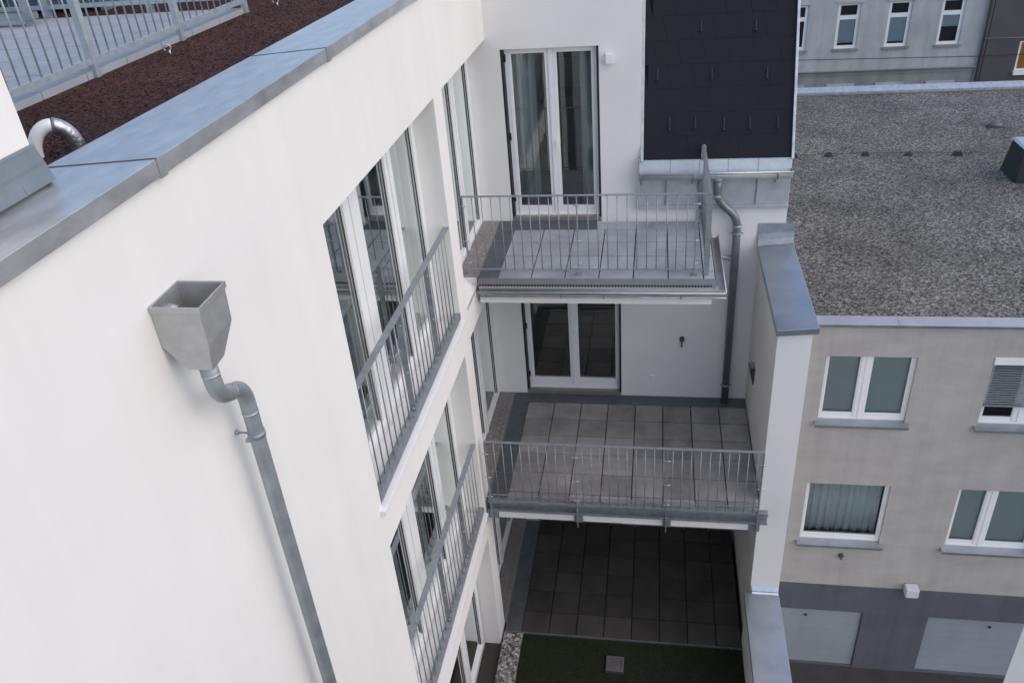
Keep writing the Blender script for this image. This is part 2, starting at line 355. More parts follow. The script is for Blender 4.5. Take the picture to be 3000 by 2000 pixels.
# curtains behind some panes
def curtain(y0, y1, z0, z1, u, mtl=CURT, amp=0.025):
    c = MB(); n = int((y1 - y0) / 0.02); prev = None
    for i in range(n + 1):
        y = y0 + (y1 - y0) * i / n; x = u + amp * math.sin(i * 0.9) + amp * 0.5 * math.sin(i * 0.37)
        if prev: c.poly([(prev[0], prev[1], z0), (x, y, z0), (x, y, z1), (prev[0], prev[1], z1)], True)
        prev = (x, y)
    return c.build('interior_curtain', mtl, house, sh=True, solid=0.003)
curtain(-2.35, -1.95, 2.82, 5.2, -1.08); curtain(-3.55, -3.25, 2.82, 5.2, -1.10); curtain(-4.85, -4.35, 2.82, 5.2, -1.10)
curtain(-2.45, -1.95, -0.06, 2.3, -1.08); curtain(-4.85, -4.2, -0.06, 2.3, -1.10); curtain(-3.4, -3.0, -0.06, 2.3, -1.10)
curtain(-2.45, -1.95, -2.74, -0.6, -1.08)

def curtain_x(x0, x1, z0, z1, y):
    c = MB(); n = int((x1 - x0) / 0.015); prev = None
    for i in range(n + 1):
        x = x0 + (x1 - x0) * i / n; yy_ = y + 0.02 * math.sin(i * 0.8) + 0.01 * math.sin(i * 0.31)
        if prev: c.poly([(prev[0], prev[1], z0), (x, yy_, z0), (x, yy_, z1), (prev[0], prev[1], z1)], True)
        prev = (x, yy_)
    return c.build('interior_curtain', CURT, house, solid=0.003)
curtain_x(-0.40, -0.12, 2.85, 5.2, 1.12); curtain_x(0.46, 0.66, 2.85, 5.2, 1.14)
# sill boards under the wing's french windows
for z in (2.752, -0.14):
    s = MB(); s.prism([(UG - 0.01, -4.94, z + 0.012), (-0.612, -4.94, z), (-0.612, -4.94, z - 0.045), (-0.66, -4.94, z - 0.045), (UG - 0.01, -4.94, z - 0.02)][::-1],
                      [(UG - 0.01, -1.875, z + 0.012), (-0.612, -1.875, z), (-0.612, -1.875, z - 0.045), (-0.66, -1.875, z - 0.045), (UG - 0.01, -1.875, z - 0.02)][::-1])
    o = s.build('window_sill', PVC, house, sh=True, bevel=0.004); recalc(o)
s = MB(); s.box(UG - 0.02, UW + 0.012, -4.9, -1.88, -2.82, -2.775); s.box(UG - 0.02, UW + 0.012, -1.879, -1.55, -2.82, -2.79)
s.build('stone_sill', STONE_SILL, house, sh=True)
# white plaster sill of the upper recess, in front of the balcony
s = MB(); s.prism([(UG, -1.57, 2.86), (UW, -1.57, 2.775), (UW, -1.57, 2.70), (UG, -1.57, 2.70)], [(UG, -0.985, 2.86), (UW, -0.985, 2.725), (UW, -0.985, 2.70), (UG, -0.985, 2.70)])
o = s.build('window_sill', PLASTER, house, sh=True); recalc(o)
s = MB(); s.box(UG, UW, -1.57, YW - 0.002, -0.13, -0.03); s.box(UG, UW, -0.98, YW - 0.002, 2.735, ZU - 0.03)
s.build('recess_floor', PLASTER, house, sh=True)

# balcony doors in the rear wall
def balcony_door(x0, x1, z0, z1, split, glassL, glassR, gz0, gz1):
    y0, y1 = YW + 0.09, YW + 0.16
    f = MB(); xa, xb = x0 + 0.035, x1 - 0.03
    f.box(xa, glassL[0], y0, y1, z0, z1); f.box(glassR[1], xb, y0, y1, z0, z1); f.box(glassL[1], glassR[0], y0, y1 - 0.001, z0 + 0.001, z1 - 0.001)
    f.box(glassL[0], glassL[1], y0 + 0.001, y1, z0, gz0); f.box(glassR[0], glassR[1], y0 + 0.001, y1, z0, gz0)
    f.box(glassL[0], glassL[1], y0 + 0.001, y1, gz1, z1); f.box(glassR[0], glassR[1], y0 + 0.001, y1, gz1, z1)
    f.box(xa, xb, y0 - 0.02, y0, z0, z0 + 0.03); f.box((glassL[1] + glassR[0]) / 2 - 0.03, (glassL[1] + glassR[0]) / 2 + 0.03, y0 - 0.014, y0, z0 + 0.03, z1 - 0.01)
    for ga, gb in (glassL, glassR):
        f.box(ga - 0.035, ga - 0.03, y0 - 0.006, y0, z0 + 0.05, z1 - 0.03); f.box(gb + 0.03, gb + 0.035, y0 - 0.006, y0, z0 + 0.05, z1 - 0.03)
    d = f.build('balcony_door', PVC, house, bevel=0.004)
    for ga, gb in (glassL, glassR):
        p = MB(); p.quad((ga, y0 + 0.03, gz0), (gb, y0 + 0.03, gz0), (gb, y0 + 0.03, gz1), (ga, y0 + 0.03, gz1)); p.build('pane', GLASS, d)
    h = MB(); hx = glassR[0] - 0.035; hz = z0 + 1.02
    h.box(hx - 0.014, hx + 0.014, y0 - 0.012, y0, hz - 0.07, hz + 0.07); h.box(hx - 0.009, hx + 0.009, y0 - 0.05, y0 - 0.012, hz - 0.009, hz + 0.009); h.box(hx - 0.01, hx + 0.01, y0 - 0.056, y0 - 0.044, hz - 0.09, hz + 0.012)
    h.build('handle', WHITEPL, d, bevel=0.003)
    for xs in (x0, x1 - 0.03):
        q = MB(); q.box(xs + 0.001, xs + 0.029, YW + 0.004, YW + 0.09, z0, z1 - 0.002)
        q.build('shutter_guide', BLACK, d)
    for zz in (z0 + 0.25, z0 + 1.1, z1 - 0.12):
        b_ = MB(); b_.tube([(xa + 0.008, y0 - 0.012, zz - 0.045), (xa + 0.008, y0 - 0.012, zz + 0.045)], 0.011, 8); b_.build('hinge', BLACK, d)
    t_ = MB(); t_.box(x0 + 0.002, x1 - 0.002, YW - 0.005, y0 - 0.02, z0 - 0.06, z0 + 0.008)
    t_.build('door_sill', TREAD, d)
    return d
balcony_door(DU[0], DU[1], 2.905, DU[3], 0.14, (-0.352, 0.066), (0.214, 0.636), 3.034, 5.04)
balcony_door(DM[0], DM[1], 0.05, DM[3], 0.28, (-0.34, 0.215), (0.354, 0.896), 0.228, 2.07)
balcony_door(DLo[0], DLo[1], -2.60, DLo[3], 0.28, (-0.34, 0.215), (0.354, 0.896), -2.43, -0.6)

# parapet coping of the wing
def inner(y): return -1.075 + 0.0317 * y
mb = MB(); segs = [-9.3, -6.47, -4.37, -2.2, 0.2, 2.4, 5.0]
for a, b in zip(segs[:-1], segs[1:]):
    b2 = b - 0.006
    o0, o1 = UW + 0.035 + TH * a, UW + 0.035 + TH * b2
    mb.prism([(o0, a, 6.258), (o0, a, 6.176), (o0 - 0.02, a, 6.176), (inner(a), a, 6.05), (inner(a), a, 6.226)],
             [(o1, b2, 6.258), (o1, b2, 6.176), (o1 - 0.02, b2, 6.176), (inner(b2), b2, 6.05), (inner(b2), b2, 6.226)])
cop = mb.build('parapet_coping', ZINC, house, bevel=0.003); recalc(cop)
for b in segs[1:-1]:                           # lapped joints between the sheets
    o = UW + 0.035 + TH * b; mb = MB()
    mb.prism([(o + 0.001, b - 0.008, 6.2605), (o + 0.001, b - 0.008, 6.254), (inner(b), b - 0.008, 6.222), (inner(b), b - 0.008, 6.2285)],
             [(o + 0.001, b + 0.004, 6.2605), (o + 0.001, b + 0.004, 6.254), (inner(b), b + 0.004, 6.222), (inner(b), b + 0.004, 6.2285)])
    o2 = mb.build('coping_joint', GASK, cop); recalc(o2)
    mb = MB(); mb.box(o - 0.01, o + 0.004, b - 0.004, b + 0.05, 6.168, 6.2595); mb.build('lap_sheet', ZINC, cop)
mb = MB(); mb.box(-0.92 - 0.25, UW - 0.02, -9.3, 5.0, 5.6, 6.17)
mb.build('parapet_wall', PLASTER, house, sh=True)

# steep shingled roof slope beside the dormer
A_ = R(67.0); ca, sa = math.cos(A_), math.sin(A_)
RX0, RX1, RZ, RY = 1.282, 3.085, 3.695, 0.60
def slope(s, off=0.0): return (RY + s * ca - off * sa, RZ + s * sa + off * ca)
mb = MB(); SL = 6.4
y0, z0 = slope(0, -0.03); y1, z1 = slope(SL, -0.03)
mb.prism([(RX0, y0, z0), (RX0, y1, z1), (RX0, y1 + 0.3, z1), (RX0, y0 + 0.3, z0)], [(RX1, y0, z0), (RX1, y1, z1), (RX1, y1 + 0.3, z1), (RX1, y0 + 0.3, z0)])
rw = 0.29; xpitch = 0.30
for r_ in range(int(SL / rw)):
    sft = (r_ * 0.115) % xpitch
    xs = [RX0] + [RX0 + sft + k * xpitch for k in range(0, 8) if RX0 + 0.02 < RX0 + sft + k * xpitch < RX1 - 0.02] + [RX1]
    for a, b in zip(xs[:-1], xs[1:]):
        lift = 0.003 + random.uniform(0, 0.002); sk = 0.07
        s0, s1 = r_ * rw, (r_ + 1) * rw
        p = [slope(s0, lift), slope(s1, 0.001), slope(s1, -0.01), slope(s0, -0.01)]
        drop = random.uniform(-0.002, 0.002)
        # tab edges lean to the side, as the lozenge-cut sheets do
        xa0, xa1 = a + 0.001, (a + 0.001 - sk if a > RX0 + .1 else a + 0.001); xb0, xb1 = b - 0.001, (b - 0.001 - sk if b < RX1 - .1 else b - 0.001)
        P = [(xa0, p[0][0], p[0][1] + drop), (max(RX0, xa1), p[1][0], p[1][1]), (max(RX0, xa1), p[2][0], p[2][1]), (xa0, p[3][0], p[3][1])]
        Q = [(xb0, p[0][0], p[0][1] - drop), (xb1, p[1][0], p[1][1]), (xb1, p[2][0], p[2][1]), (xb0, p[3][0], p[3][1])]
        mb.prism(P, Q)
roof = mb.build('roof_slope', SHINGLE, house); recalc(roof)
def solve_slope(px, py):
    """point of the roof slope on the line of sight given by camera pixel (3000 px wide frame)"""
    d = cam.rotation_euler.to_matrix() @ Vector(((px - 1500) / 2420.7389, -(py - 1000) / 2420.7389, -1))
    n = Vector((0, -sa, ca)); p0 = Vector((0, RY, RZ)); t = (p0 - CAM).dot(n) / d.dot(n); return CAM + d * t
hooks = [(2055, 78), (2215, 75), (1927, 222), (2086, 218), (2248, 215), (1962, 366), (2037, 362), (2121, 366), (2197, 362), (2279, 362)]
h0 = None
for hx, hy in hooks:
    P = solve_slope(hx, hy + 5)
    if h0 is None:
        h = MB(); r0 = P
        for s0, s1, o0, o1 in ((-0.02, 0.13, 0.014, 0.018),):
            ya, za = slope(0, o0); 
        S = lambda s, o_: (P.y + s * ca - o_ * sa, P.z + s * sa + o_ * ca)
        hw = 0.006
        pts = [S(0.10, 0.016), S(0.10, 0.020), S(-0.035, 0.030), S(-0.035, 0.026)]
        h.prism([(P.x - hw, *q) for q in pts], [(P.x + hw, *q) for q in pts])
        pts = [S(-0.03, 0.010), S(-0.035, 0.05), S(-0.045, 0.05), S(-0.045, 0.010)]
        h.prism([(P.x - 0.012, *q) for q in pts], [(P.x + 0.012, *q) for q in pts])
        h0 = h.build('snow_hook', HOOK, roof); recalc(h0); h0p = P.copy()
    else:
        copy_part(h0, roof, P.x - h0p.x, P.y - h0p.y, P.z - h0p.z)
# verge trims
for xa, xb in ((1.2455, 1.281), (3.086, 3.118)):
    v = MB(); a = slope(-0.02, 0.035); b = slope(SL, 0.035); c = slope(SL, -0.2); d = slope(-0.02, -0.2)
    v.prism([(xa, *a), (xa, *b), (xa, *c), (xa, *d)], [(xb, *a), (xb, *b), (xb, *c), (xb, *d)])
    o = v.build('verge_trim', ZINC, roof, bevel=0.004); recalc(o)
# metal apron below the slope: inclined strip, vertical strip, drip edge
ap = MB()
xs = [1.235, 1.62, 1.98, 2.335, 2.70, 3.10]
for a, b in zip(xs[:-1], xs[1:]):
    ap.prism([(a + 0.002, 0.61, 3.705), (a + 0.002, 0.54, 3.49), (a + 0.002, 0.55, 3.485), (a + 0.002, 0.63, 3.70)], [(b - 0.002, 0.61, 3.705), (b - 0.002, 0.54, 3.49), (b - 0.002, 0.55, 3.485), (b - 0.002, 0.63, 3.70)])
xs = [1.235, 1.575, 1.98, 2.71, 3.112]
for a, b in zip(xs[:-1], xs[1:]):
    ap.box(a + 0.002, b - 0.002, YW - 0.014, YW - 0.004, 3.07, 3.49)
ap.box(1.22, 3.118, YW - 0.045, YW - 0.004, 3.02, 3.069); ap.box(1.225, 1.239, 0.52, YW - 0.004, 3.05, 3.72)
o = ap.build('roof_apron', APRON, house, bevel=0.003); recalc(o)
for x in xs[1:-1]:
    q = MB(); q.box(x - 0.011, x - 0.001, YW - 0.03, YW - 0.0145, 3.075, 3.47); q.build('standing_seam', GALVD, o)
for x in (1.62, 1.98, 2.335, 2.70):
    q = MB(); q.prism([(x - 0.004, 0.607, 3.703), (x - 0.004, 0.537, 3.49), (x - 0.004, 0.545, 3.49), (x - 0.004, 0.615, 3.703)], [(x + 0.004, 0.607, 3.703), (x + 0.004, 0.537, 3.49), (x + 0.004, 0.545, 3.49), (x + 0.004, 0.615, 3.703)]); q.build('standing_seam', GALVD, o)

# ------------------------------------------------------------------ roof gutter on the rear wall
gut = thing('roof_gutter', (2.2, 0.5, 3.47), 'half round zinc gutter under the black shingled roof slope', 'gutter')
t_ = MB(); yc, zc, rg = 0.495, 3.572, 0.078
prof = [(yc + rg * math.cos(th), zc + 1.35 * rg * math.sin(th)) for th in np.linspace(math.pi, 2 * math.pi, 13)]
for (a, b) in ((1.225, 3.105),):
    for i in range(12):
        t_.poly([(a, *prof[i]), (b, *prof[i]), (b, *prof[i + 1]), (a, *prof[i + 1])], True)
o = t_.build('trough', APRON, gut, solid=0.003)
t_ = MB(); t_.tube([(1.225, yc - rg - 0.006, zc + 0.004), (3.105, yc - rg - 0.006, zc + 0.004)], 0.009, 8); t_.build('front_bead', ZINCL, gut)
for xx in (1.225, 3.105):
    t_ = MB(); t_.poly([(xx, *p) for p in prof]); t_.build('end_cap', ZINCL, gut, solid=0.004)
for xx in (1.26, 1.90, 2.93):
    k = MB(); k.tube([(xx, yc + (rg + 0.006) * math.cos(th), zc + 1.35 * (rg + 0.006) * math.sin(th)) for th in np.linspace(math.pi, 2 * math.pi, 9)], 0.009, 6)
    k.box(xx - 0.012, xx + 0.012, YW - 0.03, YW - 0.0145, 3.36, 3.50); k.build('bracket', GALV, gut)
def bend(points, rad=0.08, n=8):
    """polyline with rounded corners"""
    P = [Vector(p) for p in points]; outp = [P[0]]
    for i in range(1, len(P) - 1):
        a = (P[i - 1] - P[i]).normalized(); b = (P[i + 1] - P[i]).normalized()
        r_ = min(rad, (P[i - 1] - P[i]).length * 0.49, (P[i + 1] - P[i]).length * 0.49)
        s0, s1 = P[i] + a * r_, P[i] + b * r_
        for k in range(n + 1):
            t = k / n; outp.append(s0 * (1 - t) ** 2 + P[i] * 2 * t * (1 - t) + s1 * t * t)
    outp.append(P[-1]); return outp
def ring(mbx, c, axis, r, h):
    c = Vector(c); a = Vector(axis).normalized(); mbx.tube([c - a * h / 2, c + a * h / 2], r, 16)
dp = thing('downpipe', (2.49, 0.56, 0.0), 'grey zinc downpipe with an S bend standing on the middle terrace by the party wall', 'downpipe')
RP = 0.052; yp = YW - 0.095
path = bend([(2.215, 0.495, 3.51), (2.215, 0.495, 3.18), (2.49, yp, 2.93), (2.496, yp, 2.5), (2.494, yp, 0.0)], 0.16, 10)
t_ = MB(); t_.tube(path, RP, 16); t_.build('pipe', PIPED, dp)
for z in (2.70, 0.30): t_ = MB(); ring(t_, (2.496, yp, z), (0, 0, 1), RP + 0.005, 0.03); t_.box(2.496 - 0.012, 2.496 + 0.012, yp + RP, YW, z - 0.012, z + 0.012); t_.box(2.496 - RP - 0.03, 2.496 + RP + 0.03, yp - 0.006, yp + 0.006, z - 0.008, z + 0.008); t_.build('clamp', GALV, dp)
for cc, ax, rr_ in (((2.215, 0.495, 3.24), (0, 0, 1), 0.006), ((2.494, yp, 2.80), (0, 0, 1), 0.006), ((2.215, 0.495, 3.47), (0, 0, 1), 0.012)):
    t_ = MB(); ring(t_, cc, ax, RP + rr_, 0.045); t_.build('collar', ZINCD, dp)
t_ = MB(); t_.tube([(2.17, yp, 2.385), (2.46, yp, 2.335)], 0.032, 12); t_.build('branch_pipe', ZINCD, dp)

# ------------------------------------------------------------------ paving helper
def paving(name, m, parent, xs, ys, ztop, gap=0.011, thick=0.04, jit=0.0015):
    t_ = MB(); base = MB()
    for i in range(len(xs) - 1):
        for j in range(len(ys) - 1):
            z = ztop + random.uniform(-jit, jit); e = gap / 2 + random.uniform(0, 0.0012)
            t_.box(xs[i] + e, xs[i + 1] - e, ys[j] + e, ys[j + 1] - e, ztop - thick, z)
    o = t_.build(name, m, parent, bevel=0.003)
    base.box(xs[0], xs[-1], ys[0], ys[-1], ztop - thick - 0.02, ztop - thick + 0.001 - 0.01)
    b = base.build('joint_bed', JOINT, o)
    return o
def grating(parent, x0, x1, y0, y1, z, along):
    t_ = MB(); t_.box(x0, x1, y0, y1, z - 0.03, z - 0.012)
    if along == 'y':
        t_.box(x0, x0 + 0.012, y0, y1, z - 0.012, z); t_.box(x1 - 0.012, x1, y0, y1, z - 0.012, z)
        n = int((y1 - y0) / 0.022)
        for k in range(n):
            y = y0 + (k + 0.3) * (y1 - y0) / n; t_.box(x0 + 0.012, x1 - 0.012, y, y + 0.012, z - 0.012, z - 0.002)
        for y in np.arange(y0 + 0.5, y1 - 0.1, 0.52): t_.box(x0, x1, y, y + 0.02, z - 0.011, z + 0.001)
    else:
        t_.box(x0, x1, y0, y0 + 0.012, z - 0.012, z); t_.box(x0, x1, y1 - 0.012, y1, z - 0.012, z)
        n = int((x1 - x0) / 0.022)
        for k in range(n):
            x = x0 + (k + 0.3) * (x1 - x0) / n; t_.box(x, x + 0.012, y0 + 0.012, y1 - 0.012, z - 0.012, z - 0.002)
        for x in np.arange(x0 + 0.6, x1 - 0.1, 0.67): t_.box(x, x + 0.02, y0, y1, z - 0.011, z + 0.001)
    return t_.build('drain_grating', GRATE, parent)
def tread(parent, x0, x1, y0, y1, z):
    t_ = MB(); t_.box(x0, x1, y0, y1, z - 0.03, z)
    nx = max(2, int((x1 - x0) / 0.062)); ny = int((y1 - y0) / 0.062)
    for i in range(nx):
        for j in range(ny):
            cx = x0 + (i + 0.5) * (x1 - x0) / nx; cy = y0 + (j + 0.5) * (y1 - y0) / ny; s = 1 if (i + j) % 2 else -1
            L_, W_ = 0.025, 0.009
            ax = (L_ * 0.707, L_ * 0.707 * s); bx_ = (-W_ * 0.707 * s, W_ * 0.707)
            base = [(cx - ax[0] - bx_[0], cy - ax[1] - bx_[1]), (cx + ax[0] - bx_[0], cy + ax[1] - bx_[1]), (cx + ax[0] + bx_[0], cy + ax[1] + bx_[1]), (cx - ax[0] + bx_[0], cy - ax[1] + bx_[1])]
            top = [(cx + (p[0] - cx) * 0.6, cy + (p[1] - cy) * 0.5) for p in base]
            t_.prism([(*p, z - 0.001) for p in base], [(*p, z + 0.005) for p in top])
    o = t_.build('threshold_plate', TREAD, parent); recalc(o); return o

# ------------------------------------------------------------------ upper balcony
bal = thing('balcony', (0.7, -0.2, 2.53), 'upper balcony slab with grey square pavers in front of the tall white door', 'balcony')
s = MB(); s.box(-0.636, 2.10, -1.06, YW - 0.003, 2.53, 2.79); s.box(-0.62, 2.125, -1.05, YW - 0.004, 2.791, 2.80)
s.build('slab', PLASTER2, bal, bevel=0.004)
ys = [-1.052, -0.858, -0.458, -0.058, 0.342] ; ys2 = ys + [0.642]
xs = [-0.402, 0.0, 0.4, 0.8, 1.2, 1.6, 2.0, 2.133]
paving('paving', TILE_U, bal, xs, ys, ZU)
t_ = MB(); 
for a, b in ((0.69, 1.2), (1.2, 1.6), (1.6, 2.0)): t_.box(a + 0.003, b - 0.003, 0.345, 0.57, ZU - 0.04, ZU)
t_.box(2.003, 2.133, 0.345, 0.57, ZU - 0.04, ZU); t_.build('paving_strip', TILE_U, bal, bevel=0.003)
grating(bal, -0.643, -0.405, -1.05, 0.34, ZU, 'y'); grating(bal, -0.643, 0.687, 0.345, YW - 0.004, ZU - 0.001, 'x')
tread(bal, UG + 0.005, -0.646, -0.98, YW - 0.003, ZU)
# drip trim, perforated strip
d = MB(); d.prism([(-0.636, -1.053, 2.862), (-0.636, -1.095, 2.775), (-0.636, -1.09, 2.772), (-0.636, -1.048, 2.80)], [(2.145, -1.053, 2.862), (2.145, -1.095, 2.775), (2.145, -1.09, 2.772), (2.145, -1.048, 2.80)])
d.prism([(2.134, -1.053, 2.862), (2.165, -1.053, 2.775), (2.162, -1.053, 2.772), (2.134, -1.053, 2.80)], [(2.134, YW - 0.004, 2.862), (2.165, YW - 0.004, 2.775), (2.162, YW - 0.004, 2.772), (2.134, YW - 0.004, 2.80)])
o = d.build('drip_edge', TRIM, bal); recalc(o)
d = MB()
for k in range(78):
    x = -0.62 + k * 0.035
    d.box(x, x + 0.017, -1.099, -1.0885, 2.774, 2.800)
d.build('perforation', BLACK, bal)
gb = thing('balcony_gutter', (0.75, -1.15, 2.70), 'zinc gutter along the front and right edge of the upper balcony', 'gutter')
t_ = MB(); yc, zc, rg = -1.145, 2.745, 0.05
prof = [(yc + rg * math.cos(th), zc + rg * math.sin(th)) for th in np.linspace(math.pi, 2 * math.pi, 11)]
for i in range(10): t_.poly([(-0.63, *prof[i]), (2.245, *prof[i]), (2.245, *prof[i + 1]), (-0.63, *prof[i + 1])], True)
xc = 2.195
prof2 = [(xc + rg * math.cos(th), zc + rg * math.sin(th)) for th in np.linspace(math.pi, 2 * math.pi, 11)]
for i in range(10): t_.poly([(prof2[i][0], -1.095, prof2[i][1]), (prof2[i][0], 0.42, prof2[i][1]), (prof2[i + 1][0], 0.42, prof2[i + 1][1]), (prof2[i + 1][0], -1.095, prof2[i + 1][1])], True)
t_.build('trough', ZINCD, gb, solid=0.003)
t_ = MB(); t_.tube([(-0.63, yc - rg - 0.005, zc + 0.004), (2.245, yc - rg - 0.005, zc + 0.004)], 0.008, 8); t_.tube([(xc + rg + 0.004, -1.195, zc + 0.004), (xc + rg + 0.004, 0.42, zc + 0.004)], 0.008, 8); t_.build('front_bead', ZINC, gb)
t_ = MB(); t_.tube([(-0.62, -1.13, 2.655), (2.26, -1.13, 2.655)], 0.011, 8); t_.build('support_rod', ZINC, gb)
for xx in (-0.55, 0.36, 0.86, 1.75):
    k = MB(); k.tube([(xx, -1.13, 2.64), (xx, -1.13, 2.70)], 0.012, 8); k.tube([(xx, -1.145, 2.655), (xx, -1.062, 2.655)], 0.008, 6); k.build('bracket', GALV, gb)

# ------------------------------------------------------------------ middle terrace
ter = thing('terrace', (1.0, -0.6, -0.29), 'middle terrace slab with shaded dark square pavers between wing and party wall', 'terrace')
s = MB(); s.box(-0.64, 2.795, -1.60, YW - 0.003, -0.29, -0.07); s.build('slab', PLASTER2, ter)
xs = [-0.402] + [0.4 * k for k in range(7)] + [2.792]
ys = [-1.745] + [-1.6 + 0.4 * k for k in range(6)]
paving('paving', TILE_M, ter, xs, ys, 0.0)
grating(ter, -0.643, -0.405, -1.74, 0.398, 0.0, 'y'); grating(ter, -0.643, 2.792, 0.403, YW - 0.004, -0.001, 'x')
tread(ter, UG + 0.005, -0.646, -1.575, YW - 0.003, 0.0)
b = MB()                                       # channel beam along the open edge
yb0, yb1 = -1.80, -1.75
b.box(-0.64, 2.87, yb1 - 0.01, yb1, -0.152, 0.023); b.box(-0.64, 2.87, yb0 - 0.03, yb1 - 0.01, 0.010, 0.023); b.box(-0.64, 2.87, yb0 - 0.03, yb1 - 0.01, -0.152, -0.140)
b.box(-0.64, 2.868, yb0 - 0.03, yb0 - 0.022, -0.012, 0.009); b.box(-0.64, 2.868, yb0 - 0.03, yb0 - 0.022, -0.139, -0.118)
b.build('edge_beam', GALVD, ter)
for a, c in ((-0.52, 0.47), (0.585, 1.595), (1.70, 2.655)):
    f = MB(); f.box(a, c, -1.775, -1.752, -0.30, -0.156); f.build('fascia_panel', PLASTER2, ter)
for a, c in ((-0.66, -0.53), (0.475, 0.58), (1.60, 1.695), (2.66, 2.79)):
    f = MB(); f.box(a, c, -1.785, -1.751, -0.31, -0.156); f.build('bracket', GALVD, ter)
f = MB(); f.box(-0.52, 2.65, -1.749, -1.61, -0.29, -0.19); f.build('edge_soffit', DARKMET, ter)

# ------------------------------------------------------------------ railings
def bar_run(parent, start, step, n, z0, z1, r=0.006):
    b = MB(); b.tube([(start[0], start[1], z0), (start[0], start[1], z1)], r, 8)
    b0 = b.build('baluster', GALV, parent)
    for k in range(1, n): copy_part(b0, parent, step[0] * k, step[1] * k)
def wing_railing(z0, z1, label):
    u = UW - 0.035
    rl = thing('balustrade', (u - 0.045, -3.37, z0), label, 'railing', 'railings in front of the wing windows')
    h = MB(); h.box(u - 0.03, u + 0.03, -4.87, -1.875, z1 - 0.012, z1); h.build('handrail', GALV, rl, sh=True, bevel=0.002)
    h = MB(); h.box(u - 0.035, u + 0.035, -4.86, -1.885, z0 + 0.055, z0 + 0.067); h.box(u + 0.022, u + 0.035, -4.86, -1.885, z0 - 0.02, z0 + 0.054); h.build('bottom_rail', GALVD, rl, sh=True, bevel=0.002)
    posts = [-4.865, -3.725, -2.775, -1.882]
    for y in posts:
        p = MB(); wd = 0.027
        p.box(u - wd, u + wd, y - 0.007, y + 0.007, z0 - 0.045, z1 - 0.012); p.build('post', GALVD, rl, sh=True, bevel=0.002)
        for zz in (z0 + 0.10, z0 + 0.5, z1 - 0.12):
            q = MB(); q.tube([(u + 0.012, y - 0.018, zz), (u + 0.012, y + 0.018, zz)], 0.008, 6); q.build('bolt', BOLT, rl, sh=True)
    for a, c in zip(posts[:-1], posts[1:]):
        n = round((c - a) / 0.122); 
        for k in range(1, n):
            y = a + (c - a) * k / n; bb = MB(); bb.tube([(u + TH * y, y, z0 + 0.067), (u + TH * y, y, z1 - 0.012)], 0.0065, 8); bb.build('baluster', GALV, rl)
            bb = None
    for y in np.arange(-4.75, -1.95, 0.24):
        q = MB(); q.ball((u + 0.018 + TH * y, y, z0 + 0.068), 0.007, 4, (1, 1, 0.5)); q.build('bolt', BOLT, rl)
    return rl
wing_railing(2.80, 3.905, 'upper galvanised railing before the tall wing window, above the white sill')
wing_railing(-0.09, 1.02, 'lower galvanised railing before the wing window, one storey further down')

def front_railing(name, label, x0, x1, y, zb, zt, posts, first, step, n, drop, clampz):
    rl = thing(name, ((x0 + x1) / 2, y, zb), label, 'railing')
    h = MB(); h.box(x0, x1, y - 0.02, y + 0.02, zt - 0.01, zt); h.build('handrail', GALV, rl, bevel=0.002)
    h = MB(); h.box(x0 + 0.02, x1 - 0.02, y - 0.010, y + 0.010, zb, zb + 0.012)
    if name.startswith('terrace'): h.box(x0 + 0.02, x1 - 0.02, y - 0.006, y + 0.006, zb + 0.10, zb + 0.112)
    h.build('bottom_rail', GALV, rl)
    for x in posts:
        p = MB(); p.box(x - 0.006, x + 0.006, y - 0.025, y + 0.025, zb - drop if not name.startswith('terrace') else -0.28, zt - 0.01)
        if name.startswith('terrace'):
            p.prism([(x - 0.006, y - 0.025, -0.28), (x - 0.006, y + 0.025, -0.28), (x - 0.006, y + 0.005, -0.37), (x - 0.006, y - 0.012, -0.37)], [(x + 0.006, y - 0.025, -0.28), (x + 0.006, y + 0.025, -0.28), (x + 0.006, y + 0.005, -0.37), (x + 0.006, y - 0.012, -0.37)])
        else: p.box(x - 0.035, x + 0.035, y - 0.03, y + 0.03, zb - drop, zb - drop + 0.012)
        o = p.build('post', GALV, rl); recalc(o)
        for zz in clampz:
            q = MB(); q.tube([(x - 0.028, y - 0.012, zz), (x + 0.028, y - 0.012, zz)], 0.008, 6); q.ball((x - 0.03, y - 0.012, zz), 0.011, 4); q.ball((x + 0.03, y - 0.012, zz), 0.011, 4); q.build('clamp', BOLT, rl)
    for k in range(n):
        x = first + step * k
        if min(abs(x - p) for p in posts) < 0.03: continue
        if k == 0: bar0 = MB().tube([(x, y, zb + 0.005), (x, y, zt - 0.01)], 0.006, 8).build('baluster', GALV, rl)
        else: copy_part(bar0, rl, step * k)
    return rl
fr = front_railing('balcony_railing', 'galvanised railing round the upper balcony with its side panel on the right', -0.775, 2.05, -0.95, 2.925, 3.86, [-0.755, 0.564, 1.893], -0.640, 0.1106, 24, 0.063, (3.02, 3.30, 3.74))
